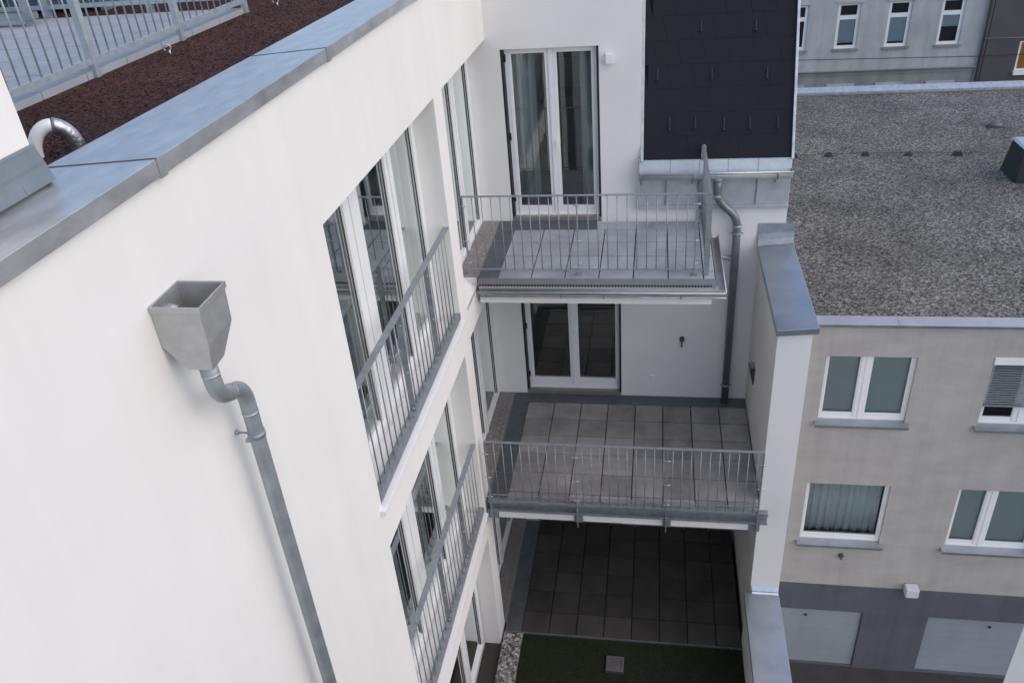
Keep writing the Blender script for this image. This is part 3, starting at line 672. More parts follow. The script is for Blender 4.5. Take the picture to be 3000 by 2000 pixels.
# right hand side panel of the same railing
h = MB(); h.box(2.01, 2.05, -0.97, YW - 0.004, 3.862, 3.872); h.build('handrail', GALV, fr, bevel=0.002)
h = MB(); h.box(2.02, 2.04, -0.95, YW - 0.01, 2.925, 2.937); h.build('bottom_rail', GALV, fr)
for y in np.arange(-0.84, 0.62, 0.111):
    MB().tube([(2.03, float(y), 2.93), (2.03, float(y), 3.862)], 0.006, 8).build('baluster', GALV, fr)
p = MB(); p.box(2.0, 2.06, -0.962, -0.942, 2.865, 3.86); p.build('post', GALV, fr); p = MB(); p.box(2.0, 2.06, 0.60, 0.615, 2.865, 3.86); p.build('post', GALV, fr)
front_railing('terrace_railing', 'galvanised railing on the open edge of the middle terrace', -0.61, 2.755, -1.815, 0.02, 0.99, [-0.60, 0.52, 1.638, 2.748], -0.49, 0.1095, 30, 0.0, (0.10, 0.42, 0.80))

# ------------------------------------------------------------------ party wall (fin) and podium parapet
fin = thing('party_wall', (2.98, -0.4, -2.65), 'white party wall fin with a wide blue grey metal coping beside the terraces', 'wall')
s = MB(); s.box(2.80, 3.167, -1.548, YW - 0.003, -9.0, 2.46); s.build('wall', PLASTER2, fin)
s = MB(); s.prism([(2.775, -1.59, 2.505), (3.225, -1.59, 2.545), (3.225, -1.59, 2.47), (2.775, -1.59, 2.43)], [(2.775, 0.56, 2.505), (3.225, 0.56, 2.545), (3.225, 0.56, 2.47), (2.775, 0.56, 2.43)])
o = s.build('coping', ZINCB, fin, bevel=0.005); recalc(o)
s = MB(); s.prism([(2.775, 0.565, 2.507), (3.23, 0.565, 2.547), (3.23, YW - 0.006, 2.64), (2.775, YW - 0.006, 2.60)], [(2.775, 0.60, 2.507), (3.23, 0.60, 2.547), (3.23, YW - 0.004, 2.72), (2.775, YW - 0.004, 2.68)])
s.box(2.772, 3.232, YW - 0.012, YW - 0.003, 2.64, 2.80); o = s.build('flashing', ZINCD, fin); recalc(o)
pw = thing('podium_parapet', (2.95, -4.0, -2.652), 'low white parapet with zinc coping running towards the viewer beside the lawn', 'wall')
s = MB(); s.box(2.755, 3.125, -9.3, -1.55, -9.0, -1.68); s.build('wall', PLASTER2, pw)
s = MB(); s.box(2.712, 3.168, -9.3, -1.60, -1.68, -1.62); s.build('coping', ZINCB, pw, bevel=0.006)
s = MB(); s.box(2.815, 3.16, -1.6, -1.552, -1.68, -1.585); s.prism([(2.815, -1.62, -1.618), (3.16, -1.62, -1.618), (3.16, -1.552, -1.56), (2.815, -1.552, -1.56)], [(2.815, -1.60, -1.60), (3.16, -1.60, -1.60), (3.16, -1.552, -1.53), (2.815, -1.552, -1.53)]); o = s.build('flashing', ZINCL, pw); recalc(o)
sc = thing('wall_sconce', (2.78, -0.2, 1.0), 'small dark wedge shaped sconce on the inner face of the party wall', 'wall lamp')
s = MB(); s.prism([(2.80, -0.115, 1.02), (2.72, -0.10, 1.02), (2.72, 0.045, 1.02), (2.80, 0.06, 1.02)], [(2.80, -0.05, 0.72), (2.785, -0.045, 0.72), (2.785, -0.01, 0.72), (2.80, -0.005, 0.72)])
o = s.build('shade', DARKMET, sc, bevel=0.004); recalc(o)
s = MB(); s.box(2.73, 2.798, -0.095, 0.04, 1.0205, 1.03); s.build('rim', ZINCD, sc)

# ------------------------------------------------------------------ lower terrace (podium)
pd = MB(); pd.box(-0.91, 2.754, -9.3, YW - 0.003, -8.9, ZL - 0.07); tag(pd.build('podium', JOINT), kind='structure')
pv = thing('paved_terrace', (1.2, -0.6, -2.7), 'lowest terrace paved with very dark square slabs under the middle terrace', 'terrace')
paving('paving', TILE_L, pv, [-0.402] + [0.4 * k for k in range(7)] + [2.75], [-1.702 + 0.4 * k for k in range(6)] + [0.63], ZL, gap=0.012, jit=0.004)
grating(pv, -0.643, -0.405, -1.69, 0.60, ZL, 'y'); tread(pv, UG + 0.005, -0.646, -1.545, YW - 0.003, ZL)
e = MB(); e.box(-0.65, 2.75, -1.712, -1.704, ZL - 0.05, ZL + 0.012); e.build('edging_strip', GALVD, pv)
gr = MB(); gr.box(-0.655, -0.375, -9.2, -1.715, ZL - 0.06, ZL - 0.012)
tag(gr.build('gravel_strip', GRAVSTRIP), 'strip of pale pebbles along the wing wall beside the lawn', 'gravel', kind='stuff')
def stones(n, x0, x1, y0, y1, z, r0, r1, seed):
    rg_ = np.random.default_rng(seed); t_ = MB()
    ph = (1 + 5 ** .5) / 2
    iv = np.array([(-1, ph, 0), (1, ph, 0), (-1, -ph, 0), (1, -ph, 0), (0, -1, ph), (0, 1, ph), (0, -1, -ph), (0, 1, -ph), (ph, 0, -1), (ph, 0, 1), (-ph, 0, -1), (-ph, 0, 1)]) / math.sqrt(1 + ph * ph)
    fc = [(0, 11, 5), (0, 5, 1), (0, 1, 7), (0, 7, 10), (0, 10, 11), (1, 5, 9), (5, 11, 4), (11, 10, 2), (10, 7, 6), (7, 1, 8), (3, 9, 4), (3, 4, 2), (3, 2, 6), (3, 6, 8), (3, 8, 9), (4, 9, 5), (2, 4, 11), (6, 2, 10), (8, 6, 7), (9, 8, 1)]
    for k in range(n):
        r_ = rg_.uniform(r0, r1); s_ = np.array([rg_.uniform(.7, 1.3), rg_.uniform(.7, 1.3), rg_.uniform(.5, .8)]) * r_
        c = np.array([rg_.uniform(x0, x1), rg_.uniform(y0, y1), z + rg_.uniform(-0.2, 0.6) * r_]); a = rg_.uniform(0, 6.28); ca_, sa_ = math.cos(a), math.sin(a)
        P = iv * s_ * rg_.uniform(.85, 1.15, (12, 1)); Q = np.stack([P[:, 0] * ca_ - P[:, 1] * sa_, P[:, 0] * sa_ + P[:, 1] * ca_, P[:, 2]], 1) + c
        i = len(t_.v); t_.v += [tuple(q) for q in Q]; t_.f += [tuple(i + j for j in f) for f in fc]; t_.sm += [True] * 20
    return t_
pb = stones(3800, -0.645, -0.385, -4.6, -1.73, ZL - 0.01, 0.008, 0.019, 3)
tag(pb.build('loose_pebbles', GRAVSTRIP), 'loose pale pebbles lying on the gravel strip by the wing wall', 'pebbles', kind='stuff')
gs = MB(); gs.box(-0.37, 2.75, -9.2, -1.716, ZL - 0.06, ZL - 0.02); tag(gs.build('lawn', SOIL), kind='structure')
n = 26000; bx = rng.uniform(-0.36, 2.745, n); by = rng.uniform(-4.2, -1.725, n); ba = rng.uniform(0, 6.28, n); bh = rng.uniform(0.02, 0.045, n); bl = rng.uniform(-0.02, 0.02, (n, 2))
keep = ~((bx > 0.86) & (bx < 1.13) & (by > -2.27) & (by < -2.0)); t_ = MB()
for x, y, a, h_, l_, k in zip(bx, by, ba, bh, bl, keep):
    if k:
        cx, sx = 0.0035 * math.cos(a), 0.0035 * math.sin(a)
        t_.poly([(x - cx, y - sx, ZL - 0.022), (x + cx, y + sx, ZL - 0.022), (x + l_[0], y + l_[1], ZL - 0.022 + h_)])
tag(t_.build('grass', GRASSM), 'short dark grass of the small lawn below the terraces', 'grass', kind='stuff')
ht = thing('drain_hatch', (0.99, -2.135, ZL), 'square metal hatch set into the dark lawn', 'drain cover')
s = MB(); s.box(0.868, 0.895, -2.26, -2.015, ZL - 0.03, ZL + 0.03); s.box(1.085, 1.112, -2.26, -2.015, ZL - 0.03, ZL + 0.03); s.box(0.895, 1.085, -2.26, -2.235, ZL - 0.03, ZL + 0.03); s.box(0.895, 1.085, -2.04, -2.015, ZL - 0.03, ZL + 0.03); s.build('frame', TRIM, ht, bevel=0.003)
s = MB(); s.box(0.895, 1.085, -2.235, -2.04, ZL - 0.02, ZL + 0.012)
for k in range(8): s.box(0.905, 1.075, -2.225 + k * 0.023, -2.213 + k * 0.023, ZL + 0.0121, ZL + 0.018)
s.build('cover', TRIM, ht)

# ------------------------------------------------------------------ small fittings on the rear wall
wl = thing('wall_lamp', (0.87, YW, 4.97), 'small white square lamp on the rear wall right of the upper door', 'wall lamp')
s = MB(); s.box(0.822, 0.918, YW - 0.09, YW - 0.004, 4.915, 5.03); s.build('lamp_body', WHITEPL, wl, bevel=0.006)
s = MB(); s.box(0.835, 0.905, YW - 0.08, YW - 0.012, 4.905, 4.9145); s.build('diffuser', PVC, wl)
tp = thing('wall_tap', (1.85, YW, 0.98), 'small dark round outdoor tap on the shaded rear wall of the middle terrace', 'tap')
s = MB(); s.tube([(1.85, YW, 1.02), (1.85, YW - 0.05, 1.02)], 0.035, 14); s.build('wheel', DARKMET, tp)
s = MB(); s.tube(bend([(1.85, YW - 0.03, 1.0), (1.85, YW - 0.06, 0.97), (1.85, YW - 0.06, 0.91)], 0.02, 5), 0.013, 10); s.build('spout', DARKMET, tp)
so = thing('socket_box', (1.45, YW, 0.33), 'flat white socket cover low on the shaded rear wall', 'socket')
s = MB(); s.box(1.41, 1.49, YW - 0.02, YW - 0.001, 0.295, 0.37); s.build('cover', PLASTER2, so, bevel=0.004); s = MB(); s.box(1.43, 1.47, YW - 0.024, YW - 0.0205, 0.315, 0.35); s.build('flap', WHITEPL, so)

# ------------------------------------------------------------------ hopper and rainwater pipe on the wing wall
rp = thing('rainwater_pipe', (-0.6, -6.6, 2.0), 'zinc rainwater hopper and pipe with a swan neck on the bright wing wall', 'drainpipe')
uw = UW + TH * -6.67
xl, xr, yf_, yb_ = uw + 0.003, -0.511, -6.795, -6.555
zt, zm, zb_ = 5.695, 5.508, 5.375
V = {'tl_f': (xl, yf_, zt), 'tr_f': (xr, yf_, zt), 'tr_b': (xr, yb_, zt), 'tl_b': (xl, yb_, zt)}
top = [V['tl_f'], V['tr_f'], V['tr_b'], V['tl_b']]
mid = [(xl, yf_, zm - 0.015), (xr - 0.006, yf_, zm - 0.002), (xr - 0.006, yb_ - 0.01, zm), (xl, yb_ - 0.01, zm)]
bot = [(-0.655, yf_, zb_), (xr - 0.024, yf_, zb_), (xr - 0.024, yf_ + 0.115, zb_ + 0.005), (-0.655, yf_ + 0.115, zb_ + 0.005)]
s = MB()
for lo_, hi_ in ((mid, top), (bot, mid)):
    for k in range(4): s.quad(lo_[k], lo_[(k + 1) % 4], hi_[(k + 1) % 4], hi_[k])
s.poly(bot[::-1]); s.build('hopper', HOPPER, rp, solid=0.006)
s = MB()
for x0, x1, y0, y1 in ((xl - 0.0, xr + 0.008, yf_ - 0.009, yf_ - 0.001), (xl - 0.0, xr + 0.008, yb_ + 0.001, yb_ + 0.009), (xr + 0.0015, xr + 0.009, yf_ - 0.0005, yb_ + 0.0005), (xl - 0.0015, xl + 0.0065, yf_ + 0.0005, yb_ - 0.0005)):
    s.box(x0, x1, y0, y1, zt - 0.024, zt + 0.006)
s.build('rim', HOPPER, rp, bevel=0.002)
s = MB(); s.tube([(uw - 0.02, -6.66, 5.62), (uw + 0.04, -6.66, 5.60)], 0.03, 12); s.build('spout', ZINC, rp)
xp = -0.625
pth = bend([(-0.595, -6.735, 5.39), (-0.592, -6.735, 5.175), (xp, -6.462, 5.05), (xp, -6.463, 4.84), (xp, -6.485, -2.6)], 0.13, 10)
s = MB(); s.tube(pth, 0.042, 20); s.build('pipe', ZINCD, rp)
for cc, ax in (((-0.594, -6.735, 5.31), (0, 0, 1)), ((-0.609, -6.60, 5.113), (-0.03, 0.9, -0.41)), ((xp, -6.463, 4.89), (0, 0, 1))):
    s = MB(); ring(s, cc, ax, 0.0445, 0.012); s.build('seam', ZINC, rp)
s = MB(); ring(s, (xp, -6.464, 4.75), (0, 0, 1), 0.048, 0.03); s.tube([(-0.748, -6.464, 4.75), (xp - 0.04, -6.464, 4.75)], 0.006, 8); s.box(xp - 0.03, xp + 0.0, -6.535, -6.505, 4.742, 4.758); s.ball((-0.735, -6.464, 4.75), 0.014, 6)
s.build('clamp', GALV, rp)

# ------------------------------------------------------------------ roof of the wing: chippings, paved roof terrace, fence
ZR = 6.05
def skew(x, y): return x + 0.035 * (y + 3)
rs = MB(); rs.quad((skew(-2.60, -12), -12, ZR), (inner(-12) + 0.05, -12, ZR), (inner(14) + 0.05, 14, ZR), (skew(-2.60, 14), 14, ZR))
rs.quad((-14, -1.60, ZR - 0.001), (skew(-2.60, -1.6), -1.60, ZR - 0.001), (skew(-2.60, 14), 14, ZR - 0.001), (-14, 14, ZR - 0.001))
tag(rs.build('roof_chippings', GRAVRED), 'red brown lava chippings covering the flat roof behind the coping', 'gravel', kind='stuff')
lc = stones(3200, -2.55, -1.32, -6.2, 0.5, ZR, 0.004, 0.010, 11)
tag(lc.build('loose_chippings', GRAVRED), 'loose red brown chippings lying on the flat roof', 'gravel', kind='stuff')
pt = MB(); yy = -1.60
j = 0
while yy > -9.0:
    x_ = -2.60
    for i in range(22):
        a0, a1 = x_ - 0.5 * (i + 1), x_ - 0.5 * i
        pt.prism([(skew(a0 + 0.004, yy - 0.5), yy - 0.496, ZR - 0.03), (skew(a1 - 0.004, yy - 0.5), yy - 0.496, ZR - 0.03), (skew(a1 - 0.004, yy), yy - 0.004, ZR - 0.03), (skew(a0 + 0.004, yy), yy - 0.004, ZR - 0.03)],
                 [(skew(a0 + 0.004, yy - 0.5), yy - 0.496, ZR + 0.05 + random.uniform(-.002, .002)), (skew(a1 - 0.004, yy - 0.5), yy - 0.496, ZR + 0.05), (skew(a1 - 0.004, yy), yy - 0.004, ZR + 0.05), (skew(a0 + 0.004, yy), yy - 0.004, ZR + 0.05)])
    yy -= 0.5
o = pt.build('roof_terrace', PAVER); recalc(o); tag(o, kind='structure')
jb = MB(); jb.box(-13.6, -2.72, -9.0, -1.62, ZR - 0.05, ZR + 0.03); tag(jb.build('terrace_bed', JOINT), kind='structure')
fe = thing('roof_fence', (skew(-2.62, -4), -4.0, ZR), 'galvanised bar fence along the pale roof terrace and the red chippings', 'fence')
FX = -2.60; FT = 1.0; posts = [-7.6, -6.4, -5.2, -4.0, -2.79, -1.585]
for y in posts:
    p = MB(); x = skew(FX, y); p.box(x - 0.025, x + 0.025, y - 0.03, y + 0.03, ZR - 0.02, ZR + 1.08); p.build('post', GALVL, fe, bevel=0.002)
    q = MB(); q.ball((x - 0.03, y - 0.005, ZR + 0.17), 0.014, 5); q.build('bolt', BOLT, fe)
for a, c in zip(posts[:-1], posts[1:]):
    for zz in (ZR + 0.095, ZR + 1.02):
        r_ = MB(); r_.prism([(skew(FX, a) - 0.02, a + 0.031, zz), (skew(FX, a) + 0.02, a + 0.031, zz), (skew(FX, a) + 0.02, a + 0.031, zz + 0.042), (skew(FX, a) - 0.02, a + 0.031, zz + 0.042)],
                             [(skew(FX, c) - 0.02, c - 0.031, zz), (skew(FX, c) + 0.02, c - 0.031, zz), (skew(FX, c) + 0.02, c - 0.031, zz + 0.042), (skew(FX, c) - 0.02, c - 0.031, zz + 0.042)])
        o = r_.build('rail', GALVL, fe); recalc(o)
    nn = 11
    for k in range(1, nn):
        y = a + (c - a) * k / nn
        if y < -6.0 : continue
        MB().tube([(skew(FX, y), y, ZR + 0.13), (skew(FX, y), y, ZR + 1.02)], 0.007, 6).build('baluster', GALVL, fe)
fe2 = thing('roof_fence', (-5.0, -1.57, ZR), 'rear galvanised fence crossing the end of the roof terrace', 'fence')
y = -1.50
for x in (-3.6, -4.75, -5.9, -7.05, -8.2):
    p = MB(); p.box(x - 0.03, x + 0.03, y - 0.025, y + 0.025, ZR - 0.02, ZR + 1.08); p.build('post', GALVL, fe2)
for zz in (ZR + 0.12, ZR + 1.02):
    p = MB(); p.box(-8.2, skew(FX, -1.58) - 0.03, y - 0.02, y + 0.02, zz, zz + 0.04); p.build('rail', GALVL, fe2)
x = -2.75
while x > -8.1:
    MB().tube([(x, y, ZR + 0.16), (x, y, ZR + 1.02)], 0.007, 6).build('baluster', GALVL, fe2); x -= 0.115
# low covered units and a steel frame beyond the rear fence
for i, (x0, x1, y0_, y1_, h_) in enumerate(((-5.6, -4.4, -1.0, -0.1, 0.75), (-7.4, -6.0, -0.9, 0.1, 0.9), (-4.0, -3.2, -0.3, 0.4, 0.5))):
    lab = ['blue grey ventilation unit behind the rear roof fence', 'large blue grey ventilation unit at the far left behind the roof fence', 'low blue grey box on the red chippings beyond the rear fence'][i]
    un = thing('roof_unit', ((x0 + x1) / 2, (y0_ + y1_) / 2, ZR), lab, 'roof unit')
    s = MB(); s.box(x0, x1, y0_, y1_, ZR + 0.08, ZR + h_); s.build('casing', BLUEB, un, bevel=0.02)
    s = MB(); 
    for k in range(6): s.box(x0 + 0.1, x1 - 0.1, y0_ - 0.012, y0_ - 0.001, ZR + 0.15 + k * (h_ - 0.2) / 6, ZR + 0.19 + k * (h_ - 0.2) / 6)
    s.build('louvre', GALVD, un)
    for xa in (x0 + 0.05, x1 - 0.12):
        s = MB(); s.box(xa, xa + 0.07, y0_ + 0.05, y1_ - 0.05, ZR, ZR + 0.08); s.build('foot', GALV, un)
bn = thing('steel_frame', (-5.4, -1.85, ZR), 'low galvanised steel frame standing on the roof terrace before the rear fence', 'frame')
for x in (-6.4, -5.5, -4.62): s = MB(); s.box(x - 0.03, x + 0.03, -2.0, -1.94, ZR + 0.051, ZR + 0.35); s.build('leg', GALV, bn)
s = MB(); s.box(-6.6, -4.55, -2.03, -1.91, ZR + 0.11, ZR + 0.17); s.box(-6.6, -4.55, -1.80, -1.72, ZR + 0.30, ZR + 0.36); s.prism([(-6.5, -2.0, ZR + 0.17), (-6.42, -2.0, ZR + 0.17), (-5.5, -2.0, ZR + 0.42), (-5.58, -2.0, ZR + 0.42)], [(-6.5, -1.96, ZR + 0.17), (-6.42, -1.96, ZR + 0.17), (-5.5, -1.96, ZR + 0.42), (-5.58, -1.96, ZR + 0.42)]); o = s.build('beam', GALVD, bn); recalc(o)
# anchor eyes
for i, (x, y) in enumerate(((-2.40, -3.37), (-2.34, -1.315))):
    an = thing('anchor_eye', (x, y, ZR), ['steel anchor eye on the red chippings nearer the viewer', 'steel anchor eye on the red chippings near the far fence post'][i], 'anchor', 'roof anchor eyes')
    s = MB(); s.tube([(x + 0.024 * math.cos(t), y + 0.012 * math.cos(t), ZR + 0.055 + 0.024 * math.sin(t)) for t in np.linspace(-0.9, 4.0, 20)], 0.006, 8); s.build('ring', BOLT, an)
    s = MB(); s.tube([(x + 0.014, y, ZR - 0.01), (x + 0.014, y, ZR + 0.04)], 0.008, 8); s.build('stem', BOLT, an)
# arched duct wrapped in white and foil
du = thing('vent_duct', (-1.75, -5.6, ZR), 'arched duct by the coping, white on one leg and foil wrapped on the other', 'duct')
c = Vector((-1.765, -5.74, ZR)); pts = [c + Vector((-0.085 * math.cos(t), -0.065 * math.cos(t), 0.155 * math.sin(t))) for t in np.linspace(0, math.pi, 25)]
pts = [pts[0] - Vector((0, 0, 0.1))] + pts + [pts[-1] - Vector((0, 0, 0.1))]
s = MB(); s.tube(pts[:15], 0.036, 16); s.build('white_leg', WHITEPL, du); s = MB(); s.tube(pts[14:], 0.040, 24); s.build('foil_leg', FOIL, du)
# roof access housing at the left edge of the view
hs = thing('roof_housing', (-1.5, -8.0, 6.25), 'plain white roof wall at the left edge with metal skirting on the coping', 'wall')
s = MB(); s.box(-3.2, -1.09, -10.5, -6.715, 6.2, 9.0); s.build('wall', PLASTER, hs)
s = MB(); s.prism([(-1.083, -6.70, 6.405), (-1.052, -6.685, 6.252), (-1.09, -6.685, 6.252), (-1.09, -6.70, 6.405)], [(-1.083, -10.5, 6.405), (-1.052, -10.5, 6.252), (-1.09, -10.5, 6.252), (-1.09, -10.5, 6.405)])
s.prism([(-3.2, -6.70, 6.405), (-3.2, -6.685, 6.05), (-1.052, -6.685, 6.05), (-1.083, -6.70, 6.405)], [(-3.2, -6.713, 6.405), (-3.2, -6.713, 6.05), (-1.091, -6.713, 6.05), (-1.091, -6.713, 6.405)])
s.prism([(-1.086, -6.70, 6.412), (-1.079, -6.70, 6.40), (-1.09, -6.70, 6.40)], [(-1.086, -10.5, 6.412), (-1.079, -10.5, 6.40), (-1.09, -10.5, 6.40)])
s.prism([(-1.0665, -6.70, 6.335), (-1.0655, -6.70, 6.325), (-1.08, -6.70, 6.33)], [(-1.0665, -10.5, 6.335), (-1.0655, -10.5, 6.325), (-1.08, -10.5, 6.33)])
for y in (-6.86, -7.25): s.prism([(-1.07, y, 6.335), (-1.05, y, 6.254), (-1.09, y, 6.254)], [(-1.07, y - 0.012, 6.335), (-1.05, y - 0.012, 6.254), (-1.09, y - 0.012, 6.254)])
o = s.build('skirting', SKIRT, hs); recalc(o)

# ------------------------------------------------------------------ unseen wing added for reflections and light, and wall corner at the lower right
ow = thing('reflection_wing', (0.0, -11.0, -8.5), 'unseen white wall behind the viewer, added for reflections and light', 'building')
s = MB(); wall_cells(s, 'x', -0.6, 3.6, -9.0, 3.6, -9.75, -9.35, [(-0.3, 2.6, -2.0, 0.4), (-0.3, 2.6, 0.9, 3.2)]); s.build('wall', PLASTER2, ow)
s = MB(); s.box(-0.3, 2.6, -9.74, -9.70, -2.0, 3.2); s.build('dark_backing', DARKROOM, ow)
rw_ = MB(); rw_.box(2.325, 2.75, -8.6, -8.18, -9.0, 5.95)
tag(rw_.build('corner_wall', PLASTER), 'pale wall corner cut off by the lower right edge of the photo', 'wall')

# ------------------------------------------------------------------ beige neighbour
nb = thing('beige_building', (6.0, YN, GROUND), 'beige rendered neighbour house with a gravel roof, white windows and pale garage doors', 'building')
NW = [(4.35, 5.81, -1.93, -0.565), (6.98, 8.45, -1.93, -0.53), (4.335, 5.82, -4.85, -3.385), (6.985, 8.45, -4.85, -3.385)]
GD = [(3.35, 5.79, -8.48, -6.80), (7.055, 9.55, -8.46, -6.80)]
s = MB(); wall_cells(s, 'x', 3.13, 14.0, -6.05, 0.03, YN, YN + 0.3, NW); s.build('facade', BEIGE, nb)
s = MB(); wall_cells(s, 'x', 3.13, 14.0, GROUND, -6.051, YN - 0.012, YN + 0.3, GD); s.box(5.80, 7.045, YN - 0.02, YN - 0.013, GROUND, -6.84); s.build('plinth', PLINTH, nb)
s = MB(); s.box(3.13, 3.35, YN + 0.301, 16.2, GROUND, 0.03); s.box(13.7, 14.0, YN + 0.301, 16.2, GROUND, 0.03); s.box(3.351, 13.7, 15.87, 16.2, GROUND, 0.164); s.build('side_wall', BEIGE, nb)
s = MB(); xs = [3.13, 5.42, 8.5, 11.4, 14.1]
for a, b in zip(xs[:-1], xs[1:]):
    s.prism([(a + 0.003, YN - 0.06, 0.09), (a + 0.003, YN - 0.06, 0.035), (a + 0.003, YN - 0.045, 0.035), (a + 0.003, YN + 0.15, 0.05), (a + 0.003, YN + 0.15, 0.142)], [(b - 0.003, YN - 0.06, 0.09), (b - 0.003, YN - 0.06, 0.035), (b - 0.003, YN - 0.045, 0.035), (b - 0.003, YN + 0.15, 0.05), (b - 0.003, YN + 0.15, 0.142)])
    s.prism([(b - 0.03, YN - 0.064, 0.095), (b - 0.03, YN - 0.064, 0.028), (b - 0.03, YN + 0.15, 0.13), (b - 0.03, YN + 0.15, 0.148)], [(b + 0.01, YN - 0.064, 0.095), (b + 0.01, YN - 0.064, 0.028), (b + 0.01, YN + 0.15, 0.13), (b + 0.01, YN + 0.15, 0.148)])
o = s.build('front_coping', ZINCB, nb, bevel=0.006); recalc(o)
s = MB(); s.prism([(3.1, 15.84, 0.225), (3.1, 16.3, 0.265), (3.1, 16.3, 0.17), (3.1, 15.84, 0.165)], [(14.1, 15.84, 0.225), (14.1, 16.3, 0.265), (14.1, 16.3, 0.17), (14.1, 15.84, 0.165)])
for x in (7.25, 10.9): s.prism([(x, 15.835, 0.23), (x, 16.3, 0.272), (x, 16.3, 0.26), (x, 15.835, 0.16)], [(x + 0.03, 15.835, 0.23), (x + 0.03, 16.3, 0.272), (x + 0.03, 16.3, 0.26), (x + 0.03, 15.835, 0.16)])
o = s.build('rear_coping', ZINC, nb); recalc(o)
gv = MB(); gv.box(3.351, 13.7, YN + 0.302, 15.869, -0.05, 0.125); gv.box(3.14, 13.7, YN + 0.152, YN + 0.3015, 0.031, 0.125); tag(gv.build('gravel_bed', GRAVROOF, nb), kind='stuff')
# windows
def nwin(x0, x1, z0, z1, leaves, fill, name='window', proud=0.0):
    f = MB(); ya, yb_ = YN + 0.06, YN + 0.13
    fw = 0.055
    f.box(x0, x0 + fw, ya, yb_, z0, z1); f.box(x1 - fw, x1, ya, yb_, z0, z1); f.box(x0 + fw, x1 - fw, ya, yb_, z0, z0 + fw * 1.1); f.box(x0 + fw, x1 - fw, ya, yb_, z1 - fw * 0.6, z1)
    ed = [x0 + fw] + [v for c in leaves for v in (c - 0.085, c + 0.085)] + [x1 - fw]
    for c in leaves: f.box(c - 0.085, c + 0.085, ya + 0.002, yb_, z0 + fw * 1.1, z1 - fw * 0.6); f.box(c - 0.012, c + 0.03, ya - 0.01, ya + 0.002, z0 + 0.05, z1 - 0.03)
    for i in range(0, len(ed), 2):
        a, b = ed[i], ed[i + 1]
        f.box(a, a + 0.02, ya + 0.012, yb_, z0 + fw, z1 - 0.04); f.box(b - 0.02, b, ya + 0.012, yb_, z0 + fw, z1 - 0.04); f.box(a + 0.02, b - 0.02, ya + 0.012, yb_, z0 + fw, z0 + fw + 0.09)
    wn_ = f.build(name, PVC, nb, bevel=0.004)
    for i in range(0, len(ed), 2):
        a, b = ed[i] + 0.02, ed[i + 1] - 0.02
        p = MB(); p.quad((a, ya + 0.03, z0 + 0.12), (b, ya + 0.03, z0 + 0.12), (b, ya + 0.03, z1 - 0.04), (a, ya + 0.03, z1 - 0.04)); p.build('pane', GLASSD, wn_)
    if fill == 'blind':
        p = MB(); p.box(x0 + 0.05, x1 - 0.05, yb_ + 0.02, yb_ + 0.025, z0 + 0.05, z1); p.build('blind', BLINDG, wn_)
    elif fill == 'curtain':
        c_ = MB(); nn = 90; prev = None
        for i in range(nn + 1):
            x = x0 + 0.08 + (x1 - x0 - 0.16) * i / nn; y = yb_ + 0.10 + 0.03 * math.sin(i * 0.55) + 0.015 * math.sin(i * 1.3)
            if prev: c_.poly([(prev[0], prev[1], z0 + 0.07), (x, y, z0 + 0.07), (x, y, z1), (prev[0], prev[1], z1)], True)
            prev = (x, y)
        c_.build('curtain', SHEER, wn_, solid=0.003)
    elif fill == 'slats':
        p = MB()
        for k in range(17):
            zz = z1 - 0.17 - k * 0.048
            p.prism([(x0 + 0.02, YN + 0.016, zz), (x0 + 0.02, YN + 0.044, zz + 0.012), (x0 + 0.02, YN + 0.044, zz + 0.009), (x0 + 0.02, YN + 0.016, zz - 0.003)], [(x1 - 0.02, YN + 0.016, zz), (x1 - 0.02, YN + 0.044, zz + 0.012), (x1 - 0.02, YN + 0.044, zz + 0.009), (x1 - 0.02, YN + 0.016, zz - 0.003)])
        p.box(x0 + 0.02, x1 - 0.02, YN + 0.008, YN + 0.045, z1 - 1.0, z1 - 0.97)
        o = p.build('venetian_blind', GALV, wn_); recalc(o); p = MB(); p.box(x0 + 0.005, x1 - 0.005, YN - 0.02, YN + 0.055, z1 - 0.14, z1 - 0.002); p.build('blind_box', PVC, wn_, bevel=0.004)
    p = MB(); p.box(x0 + 0.01, x1 - 0.01, YN + 0.35, YN + 0.5, z0, z1); p.build('room', DARKROOM, wn_)
    p = MB(); p.prism([(x0 - 0.05, YN - 0.10, z0 - 0.05), (x1 + 0.05, YN - 0.10, z0 - 0.05), (x1 + 0.05, YN + 0.07, z0 - 0.01), (x0 - 0.05, YN + 0.07, z0 - 0.01)], [(x0 - 0.05, YN - 0.10, z0 - 0.025), (x1 + 0.05, YN - 0.10, z0 - 0.025), (x1 + 0.05, YN + 0.07, z0 + 0.018), (x0 - 0.05, YN + 0.07, z0 + 0.018)])
    p.box(x0 - 0.05, x1 + 0.05, YN - 0.105, YN - 0.095, z0 - 0.075, z0 - 0.03)
    o = p.build('window_sill', ZINCB, wn_); recalc(o)
    return wn_
nwin(*NW[0], [5.03], 'blind'); nwin(*NW[1], [7.62], 'slats'); nwin(*NW[2], [], 'curtain'); nwin(*NW[3], [7.59], 'blind')
